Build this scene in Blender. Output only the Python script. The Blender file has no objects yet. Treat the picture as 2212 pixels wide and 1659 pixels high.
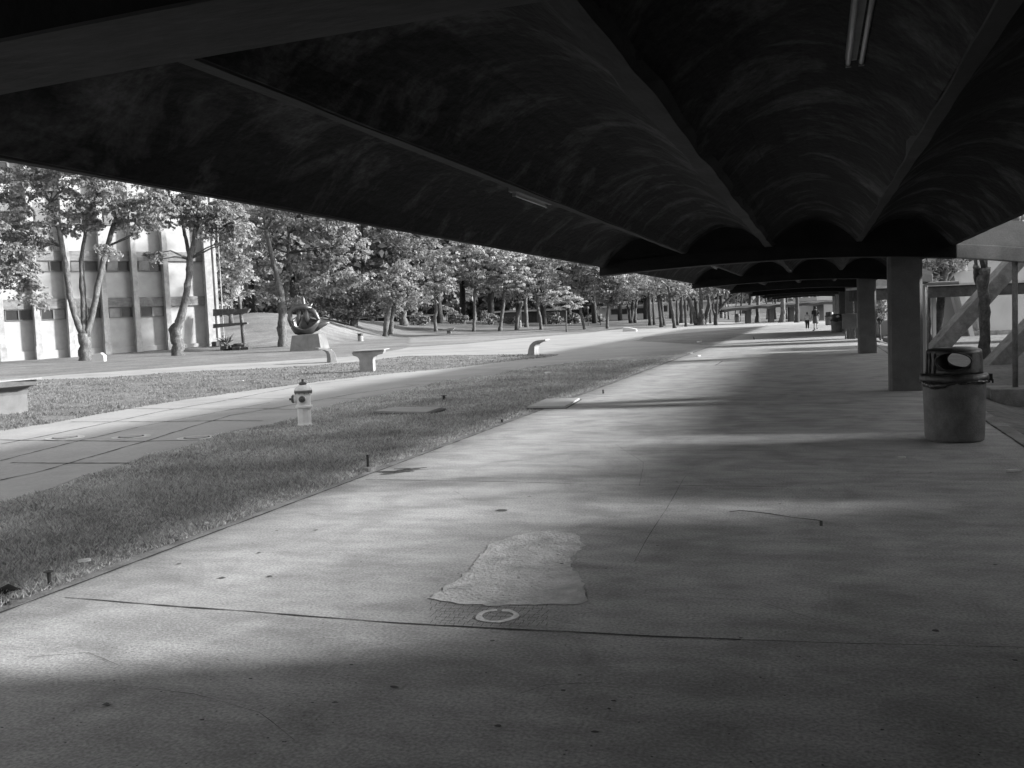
import bpy, bmesh, math, random
import numpy as np
from math import sin, cos, tan, pi, radians, sqrt, atan2
from mathutils import Vector, Matrix

# ------------------------------------------------------------------ camera, world, sun, exposure
SC = bpy.context.scene
COL = SC.collection
CAM_H = 1.62
FPX = 2050.0                      # focal length in pixels of a 2212 px wide picture
YAW, PITCH, ROLL = radians(18.02), radians(3.94), radians(2.35)
_f = Vector((-sin(YAW) * cos(PITCH), cos(YAW) * cos(PITCH), -sin(PITCH)))
_r0 = Vector((cos(YAW), sin(YAW), 0)); _u0 = _r0.cross(_f)
_r = _r0 * cos(ROLL) - _u0 * sin(ROLL); _u = _u0 * cos(ROLL) + _r0 * sin(ROLL)
CAM = Vector((0, 0, CAM_H))
cam_d = bpy.data.cameras.new("camera"); cam = bpy.data.objects.new("camera", cam_d); COL.objects.link(cam)
m = Matrix((( _r.x, _u.x, -_f.x, CAM.x), (_r.y, _u.y, -_f.y, CAM.y), (_r.z, _u.z, -_f.z, CAM.z), (0, 0, 0, 1)))
cam.matrix_world = m
cam_d.sensor_width = 36; cam_d.lens = FPX / 2212 * 36
cam_d.clip_start = 0.05; cam_d.clip_end = 2000
SC.camera = cam

SUN_EL, SUN_AZ = radians(19.3), radians(70)      # azimuth measured from +Y towards +X
w = bpy.data.worlds.new("World"); SC.world = w; w.use_nodes = True
nt = w.node_tree; nt.nodes.clear()
sky = nt.nodes.new("ShaderNodeTexSky"); sky.sky_type = 'NISHITA'; sky.sun_disc = False
sky.dust_density = 2.5; sky.sun_elevation = SUN_EL; sky.sun_rotation = SUN_AZ
bw = nt.nodes.new("ShaderNodeRGBToBW"); bg = nt.nodes.new("ShaderNodeBackground"); wo = nt.nodes.new("ShaderNodeOutputWorld")
bg.inputs[1].default_value = 0.15
nt.links.new(sky.outputs[0], bw.inputs[0]); nt.links.new(bw.outputs[0], bg.inputs[0]); nt.links.new(bg.outputs[0], wo.inputs[0])
sd = bpy.data.lights.new("sun", 'SUN'); sd.energy = 4.3; sd.angle = radians(3.2); sd.color = (1, 1, 1)
sun = bpy.data.objects.new("sun", sd); COL.objects.link(sun)
sun_dir = Vector((sin(SUN_AZ) * cos(SUN_EL), cos(SUN_AZ) * cos(SUN_EL), sin(SUN_EL)))
sun.rotation_euler = sun_dir.to_track_quat('Z', 'Y').to_euler(); sun.location = (30, 10, 40)
SC.view_settings.view_transform = 'Standard'; SC.view_settings.look = 'None'
SC.view_settings.exposure = 1.4; SC.view_settings.gamma = 1
SC.cycles.max_bounces = 5; SC.cycles.diffuse_bounces = 3; SC.cycles.transparent_max_bounces = 4
SC.cycles.caustics_reflective = False; SC.cycles.caustics_refractive = False

RND = random.Random(7)
# ------------------------------------------------------------------ pixel -> world (2212 x 1659 px frame)
def ray(x, y):
    return (_f + _r * ((x - 1106) / FPX) - _u * ((y - 829.5) / FPX))
def smooth(a, b, t):
    if a == b: return 0.0
    t = max(0.0, min(1.0, (t - a) / (b - a))); return t * t * (3 - 2 * t)
def interp(x, pts):
    if x <= pts[0][0]: return pts[0][1]
    for (a, b), (c, d) in zip(pts, pts[1:]):
        if x <= c: return b + (d - b) * (x - a) / (c - a)
    return pts[-1][1]
FOOT = [(300, 72), (480, 74), (650, 72), (883, 108), (1100, 118), (1300, 130), (2300, 130)]
CREST = [(250, 2.9), (480, 3.2), (560, 3.55), (620, 3.3), (700, 2.7), (830, 2.0), (950, 1.45), (1100, .6), (1250, .25), (2300, .2)]
def terrain(x, y):
    Z = x * (-sin(YAW)) + y * cos(YAW); X = x * cos(YAW) + y * sin(YAW)
    h = -0.03
    if x > 2.3: h -= 0.25 * smooth(2.35, 3.3, x) * (1 - smooth(60, 90, y))
    if Z < 60: return h
    px = 1106 + FPX * X / Z
    f0 = interp(px, FOOT); H = interp(px, CREST) * (1 if px > 200 else max(0.3, 1))
    h += H * smooth(f0, f0 + 36, Z) ** 1.0
    if Z > 135: h += (Z - 135) * 0.006
    return h
def P(x, y):
    d = ray(x, y); d = d / sqrt(d.x ** 2 + d.y ** 2)
    t = 1.0; prev = 0
    while t < 400:
        p = CAM + d * t
        if p.z <= terrain(p.x, p.y): break
        prev = t; t += 0.5 if t < 40 else 1.0
    a, b = prev, t
    for _ in range(20):
        mth = (a + b) / 2; p = CAM + d * mth
        if p.z <= terrain(p.x, p.y): b = mth
        else: a = mth
    return CAM + d * b
def P0(x, y, z=0.0):
    d = ray(x, y); return CAM + d * ((z - CAM_H) / d.z)
def depth_of(p): return (p - CAM).dot(_f)
def PZ(x, y, Z): return CAM + ray(x, y) * Z
def S2(pts): return [(a / 1.30203, b / 1.30203) for a, b in pts]
VH = Vector((-sin(YAW), cos(YAW), 0)); RH = Vector((cos(YAW), sin(YAW), 0)); UP = Vector((0, 0, 1))

# ------------------------------------------------------------------ materials
def mat(name, col, rough=.85, var=.25, scale=3.0, bump=.0, bscale=60., spec=.25, stain=0., sscale=.6, lo=None, metal=0., streak=None, tr=0., island=0., detail=6, fine=0., fscale=200, srange=(.42, .66)):
    M = bpy.data.materials.new(name); M.use_nodes = True
    n = M.node_tree; n.nodes.clear(); L = n.links.new
    out = n.nodes.new("ShaderNodeOutputMaterial"); b = n.nodes.new("ShaderNodeBsdfPrincipled")
    tc = n.nodes.new("ShaderNodeTexCoord"); mp = n.nodes.new("ShaderNodeMapping"); L(tc.outputs['Object'], mp.inputs[0])
    if streak: mp.inputs['Scale'].default_value = streak
    no = n.nodes.new("ShaderNodeTexNoise"); no.inputs['Scale'].default_value = scale; no.inputs['Detail'].default_value = detail; no.inputs['Roughness'].default_value = .62
    L(mp.outputs[0], no.inputs[0])
    mr = n.nodes.new("ShaderNodeMapRange"); mr.inputs[1].default_value = .3; mr.inputs[2].default_value = .7
    mr.inputs[3].default_value = 1 - var; mr.inputs[4].default_value = 1 + var
    L(no.outputs[0], mr.inputs[0]); val = mr.outputs[0]
    def mul(a, bb):
        x = n.nodes.new("ShaderNodeMath"); x.operation = 'MULTIPLY'; L(a, x.inputs[0])
        if isinstance(bb, (int, float)): x.inputs[1].default_value = bb
        else: L(bb, x.inputs[1])
        return x.outputs[0]
    if stain:
        s = n.nodes.new("ShaderNodeTexNoise"); s.inputs['Scale'].default_value = sscale; s.inputs['Detail'].default_value = 8; s.inputs['Roughness'].default_value = .65
        s.inputs['Distortion'].default_value = .6
        L(tc.outputs['Object'], s.inputs[0])
        r = n.nodes.new("ShaderNodeMapRange"); r.inputs[1].default_value = srange[0]; r.inputs[2].default_value = srange[1]; r.inputs[3].default_value = 1; r.inputs[4].default_value = 1 - stain if stain > 0 else 1 - stain
        L(s.outputs[0], r.inputs[0]); val = mul(val, r.outputs[0])
    if fine:
        s = n.nodes.new("ShaderNodeTexNoise"); s.inputs['Scale'].default_value = fscale; s.inputs['Detail'].default_value = 3; L(tc.outputs['Object'], s.inputs[0])
        r = n.nodes.new("ShaderNodeMapRange"); r.inputs[1].default_value = .3; r.inputs[2].default_value = .7; r.inputs[3].default_value = 1 - fine; r.inputs[4].default_value = 1 + fine
        L(s.outputs[0], r.inputs[0]); val = mul(val, r.outputs[0])
    if island:
        g = n.nodes.new("ShaderNodeNewGeometry"); r = n.nodes.new("ShaderNodeMapRange"); r.inputs[3].default_value = 1 - island; r.inputs[4].default_value = 1 + island
        L(g.outputs['Random Per Island'], r.inputs[0]); val = mul(val, r.outputs[0])
    val = mul(val, float(col))
    cb = n.nodes.new("ShaderNodeCombineColor")
    for k in range(3): L(val, cb.inputs[k])
    L(cb.outputs[0], b.inputs['Base Color'])
    b.inputs['Roughness'].default_value = rough; b.inputs['Metallic'].default_value = metal
    b.inputs['Specular IOR Level'].default_value = spec
    if bump:
        bn = n.nodes.new("ShaderNodeTexNoise"); bn.inputs['Scale'].default_value = bscale; bn.inputs['Detail'].default_value = 5
        L(mp.outputs[0], bn.inputs[0]); bp = n.nodes.new("ShaderNodeBump"); bp.inputs['Strength'].default_value = bump; bp.inputs['Distance'].default_value = .02
        L(bn.outputs[0], bp.inputs['Height']); L(bp.outputs[0], b.inputs['Normal'])
    if tr:
        t = n.nodes.new("ShaderNodeBsdfTranslucent"); L(cb.outputs[0], t.inputs[0]); mx = n.nodes.new("ShaderNodeMixShader"); mx.inputs[0].default_value = tr
        L(b.outputs[0], mx.inputs[1]); L(t.outputs[0], mx.inputs[2]); L(mx.outputs[0], out.inputs[0])
    else: L(b.outputs[0], out.inputs[0])
    return M
M = {
 'slab': mat('walkway_concrete', .355, .8, .2, 3.0, .22, 110, stain=.3, sscale=1.5, fine=.3, fscale=60, streak=(.6, 1.6, 1), detail=11),
 'patch': mat('mortar_patch', .5, .85, .22, 7, .6, 40, stain=.3, sscale=3, fine=.1, fscale=70),
 'ring': mat('white_paint_worn', .62, .8, .25, 30),
 'kerb': mat('kerb_concrete', .27, .85, .3, 4, .5, 50, stain=.4, sscale=2, fine=.15, fscale=60),
 'path': mat('path_concrete', .31, .85, .1, .5, .3, 30, stain=.2, sscale=.25, fine=.06, fscale=20),
 'joint': mat('joint_dirt', .05, .95, .5, 3), 'mark': mat('dark_stain', .07, .8, .4, 20),
 'lawn': mat('lawn_ground', .29, .95, .3, .5, .8, 9, stain=-.5, sscale=.09, fine=.4, fscale=7),
 'treeshade': mat('painted_tree_shade', .075, .95, .4, .3, .6, 5, stain=-1.2, sscale=.12),  # tree shade over the far lawn, put into the ground colour
 'far_lawn': mat('dry_lawn', .22, .95, .2, .4, .6, 6, stain=.45, sscale=.12, fine=.25, fscale=3, streak=(.3, 1, 1)),
 'grass': mat('grass_blade', .5, .7, .3, .6, spec=.3, tr=.42, island=.5),  # near blades made paler to offset the canopy's shadow on them
 'grassfar': mat('far_grass_blade', .2, .7, .3, .6, spec=.2, tr=.42, island=.35), 'lawnfar': mat('far_lawn_ground', .14, .95, .3, .5, .8, 9, stain=-.4, sscale=.09, fine=.3, fscale=7),  # same grass, made darker where it lies in full sun
 'ceiling': mat('shade_darkened_vault', .012, .9, .4, 2.2, 1.0, 14, stain=-5.5, sscale=1.3, srange=(.5, .68), fine=.3, fscale=24, streak=(1, .5, 1)),  # far darker than concrete: deep shade under the canopy put into the colour
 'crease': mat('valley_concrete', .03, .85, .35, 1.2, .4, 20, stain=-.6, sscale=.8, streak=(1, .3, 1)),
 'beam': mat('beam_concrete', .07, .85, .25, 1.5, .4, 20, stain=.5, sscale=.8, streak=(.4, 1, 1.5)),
 'beamface': mat('shade_darkened_web', .010, .85, .3, 1.5, .4, 20, stain=-.6, sscale=.8),  # beam faces blackened too, their shade painted in
 'beamlit': mat('lit_beam_concrete', .5, .85, .15, 2, .3, 20, stain=.3, sscale=1.2, fine=.1, fscale=40),  # lit copy of the beam concrete
 'column': mat('column_concrete', .14, .85, .15, 3, .35, 60, stain=.2, sscale=1.5, fine=.12, fscale=90),
 'rooftop': mat('roof_top', .3, .9, .2, 1),
 'facade': mat('facade_plaster', .34, .85, .1, 1.2, .1, 30, stain=.12, sscale=.7),
 'pilaster': mat('pilaster_concrete', .33, .85, .16, 2.5, .3, 25, stain=.3, sscale=1.2),
 'band': mat('band_concrete', .19, .85, .25, 2, .3, 30, stain=.45, sscale=1.2, streak=(1, 1, 4)),
 'frame': mat('window_frame', .13, .6, .1), 'glass': mat('dark_pane', .03, .25, .3, 1, spec=.35), 'palepane': mat('pale_panel', .2, .4, .3, 1.5),
 'white': mat('white_wall', .52, .85, .06, .5, stain=.15, sscale=.3), 'grey': mat('grey_wall', .3, .85, .15, .6, stain=.2, sscale=.4),
 'bark': mat('bark', .075, .9, .45, 5, 1.0, 14, stain=-.9, sscale=1.6, fine=.25, fscale=14, streak=(1.5, 1.5, .5)),
 'darkbark': mat('shade_darkened_bark', .045, .9, .4, 4, .8, 14, stain=-.6, sscale=1.2),  # darker than bark: shade on the grove trunks put into the colour
 'leaf': mat('leaf', .29, .6, .2, .4, spec=.2, tr=.5, island=.3), 'leafpale': mat('pale_leaf', .41, .6, .2, .4, spec=.2, tr=.5, island=.3),
 'leafdark': mat('dark_leaf', .2, .6, .25, .4, spec=.25, tr=.35, island=.35),
 'stone': mat('bench_concrete', .27, .85, .14, 4, .4, 40, stain=.3, sscale=2.2, fine=.1, fscale=60),
 'pedestal': mat('pedestal_concrete', .15, .85, .15, 1.6, .4, 30, stain=.3, sscale=1),
 'bronze': mat('bronze', .11, .38, .3, 2, .15, 12, metal=.75, spec=.5),
 'bronze2': mat('bronze_rubbed', .10, .4, .3, 1.5, .1, 10, metal=.6, spec=.5),
 'hydrant': mat('hydrant_paint', .78, .5, .1, 6, .15, 40, spec=.4, stain=.15, sscale=6), 'hydcap': mat('hydrant_cap_paint', .09, .45, .2, 10, spec=.4),
 'binbody': mat('bin_plastic', .15, .62, .2, 5, .2, 60, spec=.3, stain=.35, sscale=4, fine=.12, fscale=60), 'binlid': mat('bin_black_plastic', .022, .42, .5, 12, .35, 22, spec=.45, stain=-1.5, sscale=9),
 'bag': mat('bin_bag_film', .025, .2, .3, 10, .6, 25, spec=.6), 'steel': mat('rusty_steel', .07, .65, .4, 20, .3, 60, metal=.3),
 'tin': mat('fitting_metal', .2, .45, .2, 6, metal=.2), 'tube': mat('fluorescent_tube', .5, .3, .05, 2, spec=.5),
 'timber': mat('dark_timber', .1, .8, .4, 4), 'litter': mat('litter_paper', .75, .8, .1, 10),
 'skin': mat('skin', .22, .6, .1, 5), 'darkcloth': mat('dark_cloth', .03, .9, .2, 8), 'greycloth': mat('grey_cloth', .12, .9, .2, 8), 'palecloth': mat('pale_cloth', .45, .9, .1, 8),
 'hair': mat('hair', .02, .6, .3, 20), 'feather': mat('dark_feather', .04, .7, .3, 20),
 'cabinet': mat('cabinet_paint', .15, .6, .12, 5, stain=.25, sscale=3),
}

# ------------------------------------------------------------------ mesh helpers
class MB:
    def __init__(s): s.v = []; s.f = []
    def add(s, vs, fs):
        o = len(s.v); s.v += [tuple(v) for v in vs]; s.f += [tuple(i + o for i in f) for f in fs]; return s
    def box(s, lo, hi, fr=None):
        (a, b, c), (d, e, g) = lo, hi
        vs = [(a, b, c), (d, b, c), (d, e, c), (a, e, c), (a, b, g), (d, b, g), (d, e, g), (a, e, g)]
        if fr:
            O, X, Y, Z = fr; vs = [O + X * x + Y * y + Z * z for x, y, z in vs]
        return s.add(vs, [(0, 3, 2, 1), (4, 5, 6, 7), (0, 1, 5, 4), (1, 2, 6, 5), (2, 3, 7, 6), (3, 0, 4, 7)])
    def tube(s, pts, rad, seg=8, cap=True, jag=0):
        pts = [Vector(p) for p in pts]; o = len(s.v); n = len(pts)
        t0 = (pts[1] - pts[0]).normalized(); ref = Vector((0, 1, 0)) if abs(t0.z) > .7 else Vector((0, 0, 1))
        X = t0.cross(ref).normalized()
        for i, p in enumerate(pts):
            t = (pts[min(i + 1, n - 1)] - pts[max(i - 1, 0)]).normalized()
            X = (X - t * X.dot(t)).normalized(); Y = t.cross(X)
            r = rad[i] if hasattr(rad, '__len__') else rad
            for k in range(seg):
                a = 2 * pi * k / seg; rr = r * (1 + jag * (RND.random() - .5) * 2) if jag else r
                s.v.append(tuple(p + X * (cos(a) * rr) + Y * (sin(a) * rr)))
        for i in range(n - 1):
            for k in range(seg):
                a = o + i * seg + k; b = o + i * seg + (k + 1) % seg
                s.f.append((a, b, b + seg, a + seg))
        if cap: s.f.append(tuple(o + k for k in reversed(range(seg)))); s.f.append(tuple(o + (n - 1) * seg + k for k in range(seg)))
        return s
    def lathe(s, prof, seg=24, c=(0, 0, 0), sq=None):
        o = len(s.v); n = len(prof)
        for r, z in prof:
            for k in range(seg):
                a = 2 * pi * k / seg; s.v.append((c[0] + cos(a) * r, c[1] + sin(a) * r, c[2] + z))
        for i in range(n - 1):
            for k in range(seg):
                a = o + i * seg + k; b = o + i * seg + (k + 1) % seg; s.f.append((a, b, b + seg, a + seg))
        s.f.append(tuple(o + k for k in reversed(range(seg)))); s.f.append(tuple(o + (n - 1) * seg + k for k in range(seg)))
        return s
    def prism(s, pts, ext):     # pts: list of 3D points (planar), ext: vector
        n = len(pts); o = len(s.v); ext = Vector(ext)
        s.v += [tuple(Vector(p)) for p in pts] + [tuple(Vector(p) + ext) for p in pts]
        s.f.append(tuple(o + i for i in range(n))); s.f.append(tuple(o + n + i for i in reversed(range(n))))
        for i in range(n):
            j = (i + 1) % n; s.f.append((o + i, o + n + i, o + n + j, o + j))
        return s
    def build(s, name, m, parent=None, smoothed=False, bevel=0, subd=0, recalc=True, loc=None):
        me = bpy.data.meshes.new(name); me.from_pydata(s.v, [], s.f)
        if recalc:
            bm = bmesh.new(); bm.from_mesh(me); bmesh.ops.recalc_face_normals(bm, faces=bm.faces); bm.to_mesh(me); bm.free()
        if smoothed: me.polygons.foreach_set('use_smooth', [True] * len(me.polygons))
        me.materials.append(m); me.update()
        o = bpy.data.objects.new(name, me); COL.objects.link(o)
        if parent: o.parent = parent
        if loc is not None: o.location = loc
        if bevel: b = o.modifiers.new('bevel', 'BEVEL'); b.width = bevel; b.segments = 2; b.limit_method = 'ANGLE'
        if subd: b = o.modifiers.new('subd', 'SUBSURF'); b.levels = subd; b.render_levels = subd
        return o
def tag(o, label, cat, group=None):
    o['label'] = label; o['category'] = cat
    if group: o['group'] = group
    elif 'group' in o: del o['group']
    return o
def thing(name, loc, label, cat, group=None, rz=0):
    o = bpy.data.objects.new(name, None); COL.objects.link(o); o.location = loc; o.rotation_euler = (0, 0, rz); o.empty_display_size = .2
    return tag(o, label, cat, group)
def struct(o, kind='structure'): o['kind'] = kind; return o
def copy_tree(src, loc=None, rz=None, label=None, cat=None, scale=None):
    c = src.copy(); COL.objects.link(c)
    if loc is not None: c.location = loc
    if rz is not None: c.rotation_euler = (0, 0, rz)
    if label: c['label'] = label
    if scale: c.scale = (scale,) * 3
    for ch in [o for o in COL.objects if o.parent == src]:
        d = ch.copy(); COL.objects.link(d); d.parent = c
        for g in [o for o in COL.objects if o.parent == ch]:
            e = g.copy(); COL.objects.link(e); e.parent = d
    return c
def np_mesh(name, V, F, m, parent=None, loc=None):   # V (n,3), F (k,4) or (k,3)
    me = bpy.data.meshes.new(name); k = F.shape[1]
    me.vertices.add(len(V)); me.vertices.foreach_set('co', V.astype(np.float32).ravel())
    me.loops.add(F.size); me.loops.foreach_set('vertex_index', F.astype(np.int32).ravel())
    me.polygons.add(len(F)); me.polygons.foreach_set('loop_start', np.arange(0, F.size, k, dtype=np.int32)); me.polygons.foreach_set('loop_total', np.full(len(F), k, dtype=np.int32))
    me.update(calc_edges=True); me.materials.append(m)
    o = bpy.data.objects.new(name, me); COL.objects.link(o)
    if parent: o.parent = parent
    if loc is not None: o.location = loc
    return o
def sheet(name, pxs, z, m, parent=None, pix=True, jitter=0.0):
    """flat polygon sheet on the ground, outline subdivided and roughened"""
    pts = [P0(x, y, z) for x, y in pxs] if pix else [Vector((x, y, z)) for x, y in pxs]
    out = []
    for i, a in enumerate(pts):
        b = pts[(i + 1) % len(pts)]; L = (b - a).length; n = max(1, min(60, int(L / (.05 if name == 'mortar_patch' else .35)))) if jitter else 1
        for k in range(n):
            p = a.lerp(b, k / n)
            if jitter: p += Vector((RND.uniform(-1, 1), RND.uniform(-1, 1), 0)) * jitter
            out.append(p)
    bm = bmesh.new(); vs = [bm.verts.new(p) for p in out]
    es = [bm.edges.new((vs[i], vs[(i + 1) % len(vs)])) for i in range(len(vs))]
    bmesh.ops.triangle_fill(bm, edges=es, use_beauty=True, normal=(0, 0, 1))
    for f in bm.faces:
        f.normal_update()
        if f.normal.z < 0: f.normal_flip()
    me = bpy.data.meshes.new(name); bm.to_mesh(me); bm.free(); me.materials.append(m)
    o = bpy.data.objects.new(name, me); COL.objects.link(o)
    if parent: o.parent = parent
    return o
def line_strip(mb, pts, wd, z, rough=.0):
    """thin flat strip following ground points"""
    pts = [Vector((p.x, p.y, z)) for p in pts]; dense = []
    for a, b in zip(pts, pts[1:]):
        n = max(1, int((b - a).length / .12)) if (b - a).length < 12 else 100
        dense += [a.lerp(b, k / n) for k in range(n)]
    dense.append(pts[-1]); o = len(mb.v); off = 0
    for i, p in enumerate(dense):
        t = (dense[min(i + 1, len(dense) - 1)] - dense[max(i - 1, 0)]).normalized(); nn = Vector((-t.y, t.x, 0))
        off = off * .8 + RND.uniform(-1, 1) * rough; ww = wd * (1 + RND.uniform(-.6, .6) * (1 if rough else 0)) / 2
        mb.v.append(tuple(p + nn * (off + ww))); mb.v.append(tuple(p + nn * (off - ww)))
    for i in range(len(dense) - 1): mb.f.append((o + 2 * i, o + 2 * i + 1, o + 2 * i + 3, o + 2 * i + 2))

# ------------------------------------------------------------------ ground
def build_ground():
    xs = list(np.concatenate([np.arange(-260, -120, 6), np.arange(-120, -12, 1.5), np.arange(-12, 2.3, 1.2), np.arange(2.3, 4, .25), np.arange(4, 60, 1.5), np.arange(60, 161, 5)]))
    ys = list(np.concatenate([np.arange(-40, 0, 4), np.arange(0, 180, 1.5), np.arange(180, 420, 6), [700, 1500]]))
    V = [(x, y, terrain(x, y) if not (-4.6 < x < 2.0 and y < 97) else -.06) for y in ys for x in xs]; W = len(xs)
    F = [(j * W + i, j * W + i + 1, (j + 1) * W + i + 1, (j + 1) * W + i) for j in range(len(ys) - 1) for i in range(W - 1)]
    mb = MB(); mb.v = V; mb.f = F
    g = mb.build('ground', M['lawnfar'], smoothed=True); g.data.materials.append(M['treeshade']); W_ = [(850, 400), (880, 112), (1100, 111), (1300, 104), (1450, 106), (1560, 112), (1760, 112), (1790, 400)]
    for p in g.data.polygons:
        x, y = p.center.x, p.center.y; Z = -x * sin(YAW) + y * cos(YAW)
        if Z > 90 and Z > interp(1106 + FPX * (x * cos(YAW) + y * sin(YAW)) / Z, W_): p.material_index = 1  # far faces under the trees take the shade colour
    struct(g)
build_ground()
U_L, U_R = -4.68, 2.10
FAR_END = 97.0
sl = struct(MB().box((U_L, -14, -.25), (U_R, FAR_END, 0)).build('walkway_pavement', M['slab']))
# far end of the walkway turning left in front of the crossing canopy
struct(sheet('far_pavement', [(1655, 704), (1600, 701.5), (1540, 700.5), (1400, 701.5), (1400, 699), (1560, 696), (1830, 694), (1830, 707), (1660, 707.5)], -.012, M['slab']))
k = MB().box((U_L - .14, -14, -.25), (U_L - .012, FAR_END - 2, -.008)); struct(k.build('kerb', M['kerb'], bevel=.012))
k = MB().box((U_R + .015, -14, -.3), (U_R + .2, 90, -.006)); struct(k.build('kerb', M['kerb'], bevel=.012))
# joints of the slab, cracks
jm = MB()
def jl(pts, wd, rough=.004): line_strip(jm, [P0(x, y) for x, y in pts], wd, .003, rough)
jl([(140, 1291), (430, 1313), (845, 1345), (1106, 1360), (1350, 1372), (1600, 1383)], .014); jl([(1600, 1383), (1843, 1391), (2212, 1398)], .005)
jl([(790, 1036), (1100, 1041), (1250, 1046), (1700, 1052)], .010)
jl([(935, 975), (1300, 975), (1700, 973)], .008)
jl([(1600, 911), (1835, 909), (1995, 908)], .014)
for v in (16.5, 21, 27, 33, 39, 45, 52, 60, 68): line_strip(jm, [Vector((U_L + .02, v, 0)), Vector((U_R - .02, v, 0))], .016, .003, .003)
jl([(1850, 870), (1620, 892)], .006); 
jl([(1575, 1106), (1600, 1103), (1660, 1110), (1710, 1118), (1762, 1124), (1772, 1126), (1771, 1137)], .018, .006)
jl([(2010, 1022), (2005, 1022)], .01)
jl([(2010, 1024), (1630, 1024)], .004)
jl([(2009, 1022), (2013, 1021)], .01)
jl([(1545, 789), (1560, 780), (1600, 779)], .03, .01)
jl([(1480, 1030), (1440, 1100), (1400, 1160), (1370, 1215)], .003, .002)
jm.build('slab_joint', M['joint'], sl)
# long joint beside the kerb strip
mj = MB(); line_strip(mj, [Vector((U_L + .02, y, 0)) for y in range(-5, 96, 2)], .02, .0035, .004); mj.build('edge_joint', M['joint'], sl)
mj = MB(); line_strip(mj, [Vector((U_R - .006, y, 0)) for y in range(-5, 90, 2)], .022, .0035, .004); mj.build('edge_joint', M['joint'], sl)
# mortar patch, worn ring, spots
sheet('mortar_patch', [(922, 1293), (985, 1255), (1030, 1212), (1052, 1178), (1100, 1160), (1160, 1147), (1215, 1147), (1248, 1155), (1252, 1168), (1262, 1178), (1236, 1204), (1240, 1232), (1258, 1250), (1268, 1290), (1258, 1304), (1180, 1306), (1080, 1308), (990, 1304)], .004, M['patch'], sl, jitter=.02)
rm = MB(); c = P0(1074, 1331)
o0 = 0
for i in range(49):
    a = i / 48 * 2 * pi * .955 + 1.9; ri, ro = .085 + .005 * sin(3 * a), .118 + .004 * sin(5 * a + 1)
    rm.v += [(c.x + cos(a) * ri, c.y + sin(a) * ri, .004), (c.x + cos(a) * ro, c.y + sin(a) * ro, .004)]
rm.f = [(2 * i, 2 * i + 1, 2 * i + 3, 2 * i + 2) for i in range(48)]
rm.build('painted_ring', M['ring'], sl)
sp = MB()
def spot(x, y, rx, ry=None):
    c = P0(x, y); ry = ry or rx; n = 9; o = len(sp.v); a0 = RND.random() * 6
    for i in range(n):
        a = i / n * 2 * pi; q = RND.uniform(.7, 1.15); sp.v.append((c.x + cos(a) * rx * q, c.y + sin(a) * ry * q, .005))
    sp.f.append(tuple(range(o, o + n)))
for x, y, r in [(1084, 1103, .06), (541, 1468, .012), (760, 1438, .011), (851, 1486, .02), (724, 1519, .016), (675, 1520, .008), (710, 1479, .007), (437, 1557, .012), (556, 1546, .006), (1326, 1516, .013), (1285, 1583, .016),
                (1252, 1460, .01), (1064, 1386, .014), (1144, 1073, .02), (575, 1441, .007), (583, 1246, .02), (481, 1249, .026), (683, 1146, .02), (600, 1441, .006), (5, 1574, .008), (598, 1147, .015), (1190, 1510, .006), (780, 1215, .012), (560, 1195, .018), (990, 1240, .01), (1120, 1250, .012), (1205, 1200, .012), (1600, 1380, .012), (700, 1380, .006), (1420, 1180, .012), (1050, 1455, .007)]:
    spot(x, y, r, r * .7)
for _ in range(300):
    x, y = RND.uniform(0, 2212), RND.uniform(980, 1659)
    p = P0(x, y)
    if U_L < p.x < U_R: spot(x, y, RND.uniform(.002, .006) * (1 + 2 * (RND.random() < .06)))
sp.build('dark_spot', M['mark'], sl)
# bare weathered gouge near the left edge
gm = MB()
for i in range(16):
    t = i / 15; x0 = 815 + t * 70 + RND.uniform(-10, 10); y0 = 1022 - 10 * t + RND.uniform(-5, 6)
    line_strip(gm, [P0(x0, y0), P0(x0 + RND.uniform(18, 46), y0 - RND.uniform(0, 3))], .03, .004, .012)
gm.build('spalled_edge', M['mark'], sl)
gm = MB()
for pts in ([(250, 1480), (420, 1500), (560, 1540), (640, 1600)], [(1120, 1500), (1180, 1480), (1300, 1476)], [(660, 1110), (760, 1125), (900, 1120)], [(1330, 960), (1390, 1000), (1380, 1050)], [(60, 1420), (190, 1410), (260, 1440)], [(1500, 1290), (1640, 1300), (1760, 1340)], [(980, 1060), (1010, 1080), (1090, 1085)]):
    line_strip(gm, [P0(*q) for q in pts], .0028, .0032, .004)
gm.build('hairline_crack', M['mark'], sl)
gm = MB()
for i in range(9):
    y0 = 1295 + i * 6.5 
    line_strip(gm, [P0(930 + i * 3, y0 ), P0(1190 - i * 6, y0 + 8)], .003, .0036, .001)
for i in range(26):
    x0 = 935 + i * 10
    for q in range(4): line_strip(gm, [P0(x0 + RND.uniform(-3, 3), 1298 + q * 14 + (i % 2) * 6), P0(x0 - 6, 1306 + q * 14 + (i % 2) * 6)], .003, .0036, 0)
gm.build('scored_grid', M['mark'], sl)
for dd in [(1183, 1247, 1220, 1190)]: pass

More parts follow.
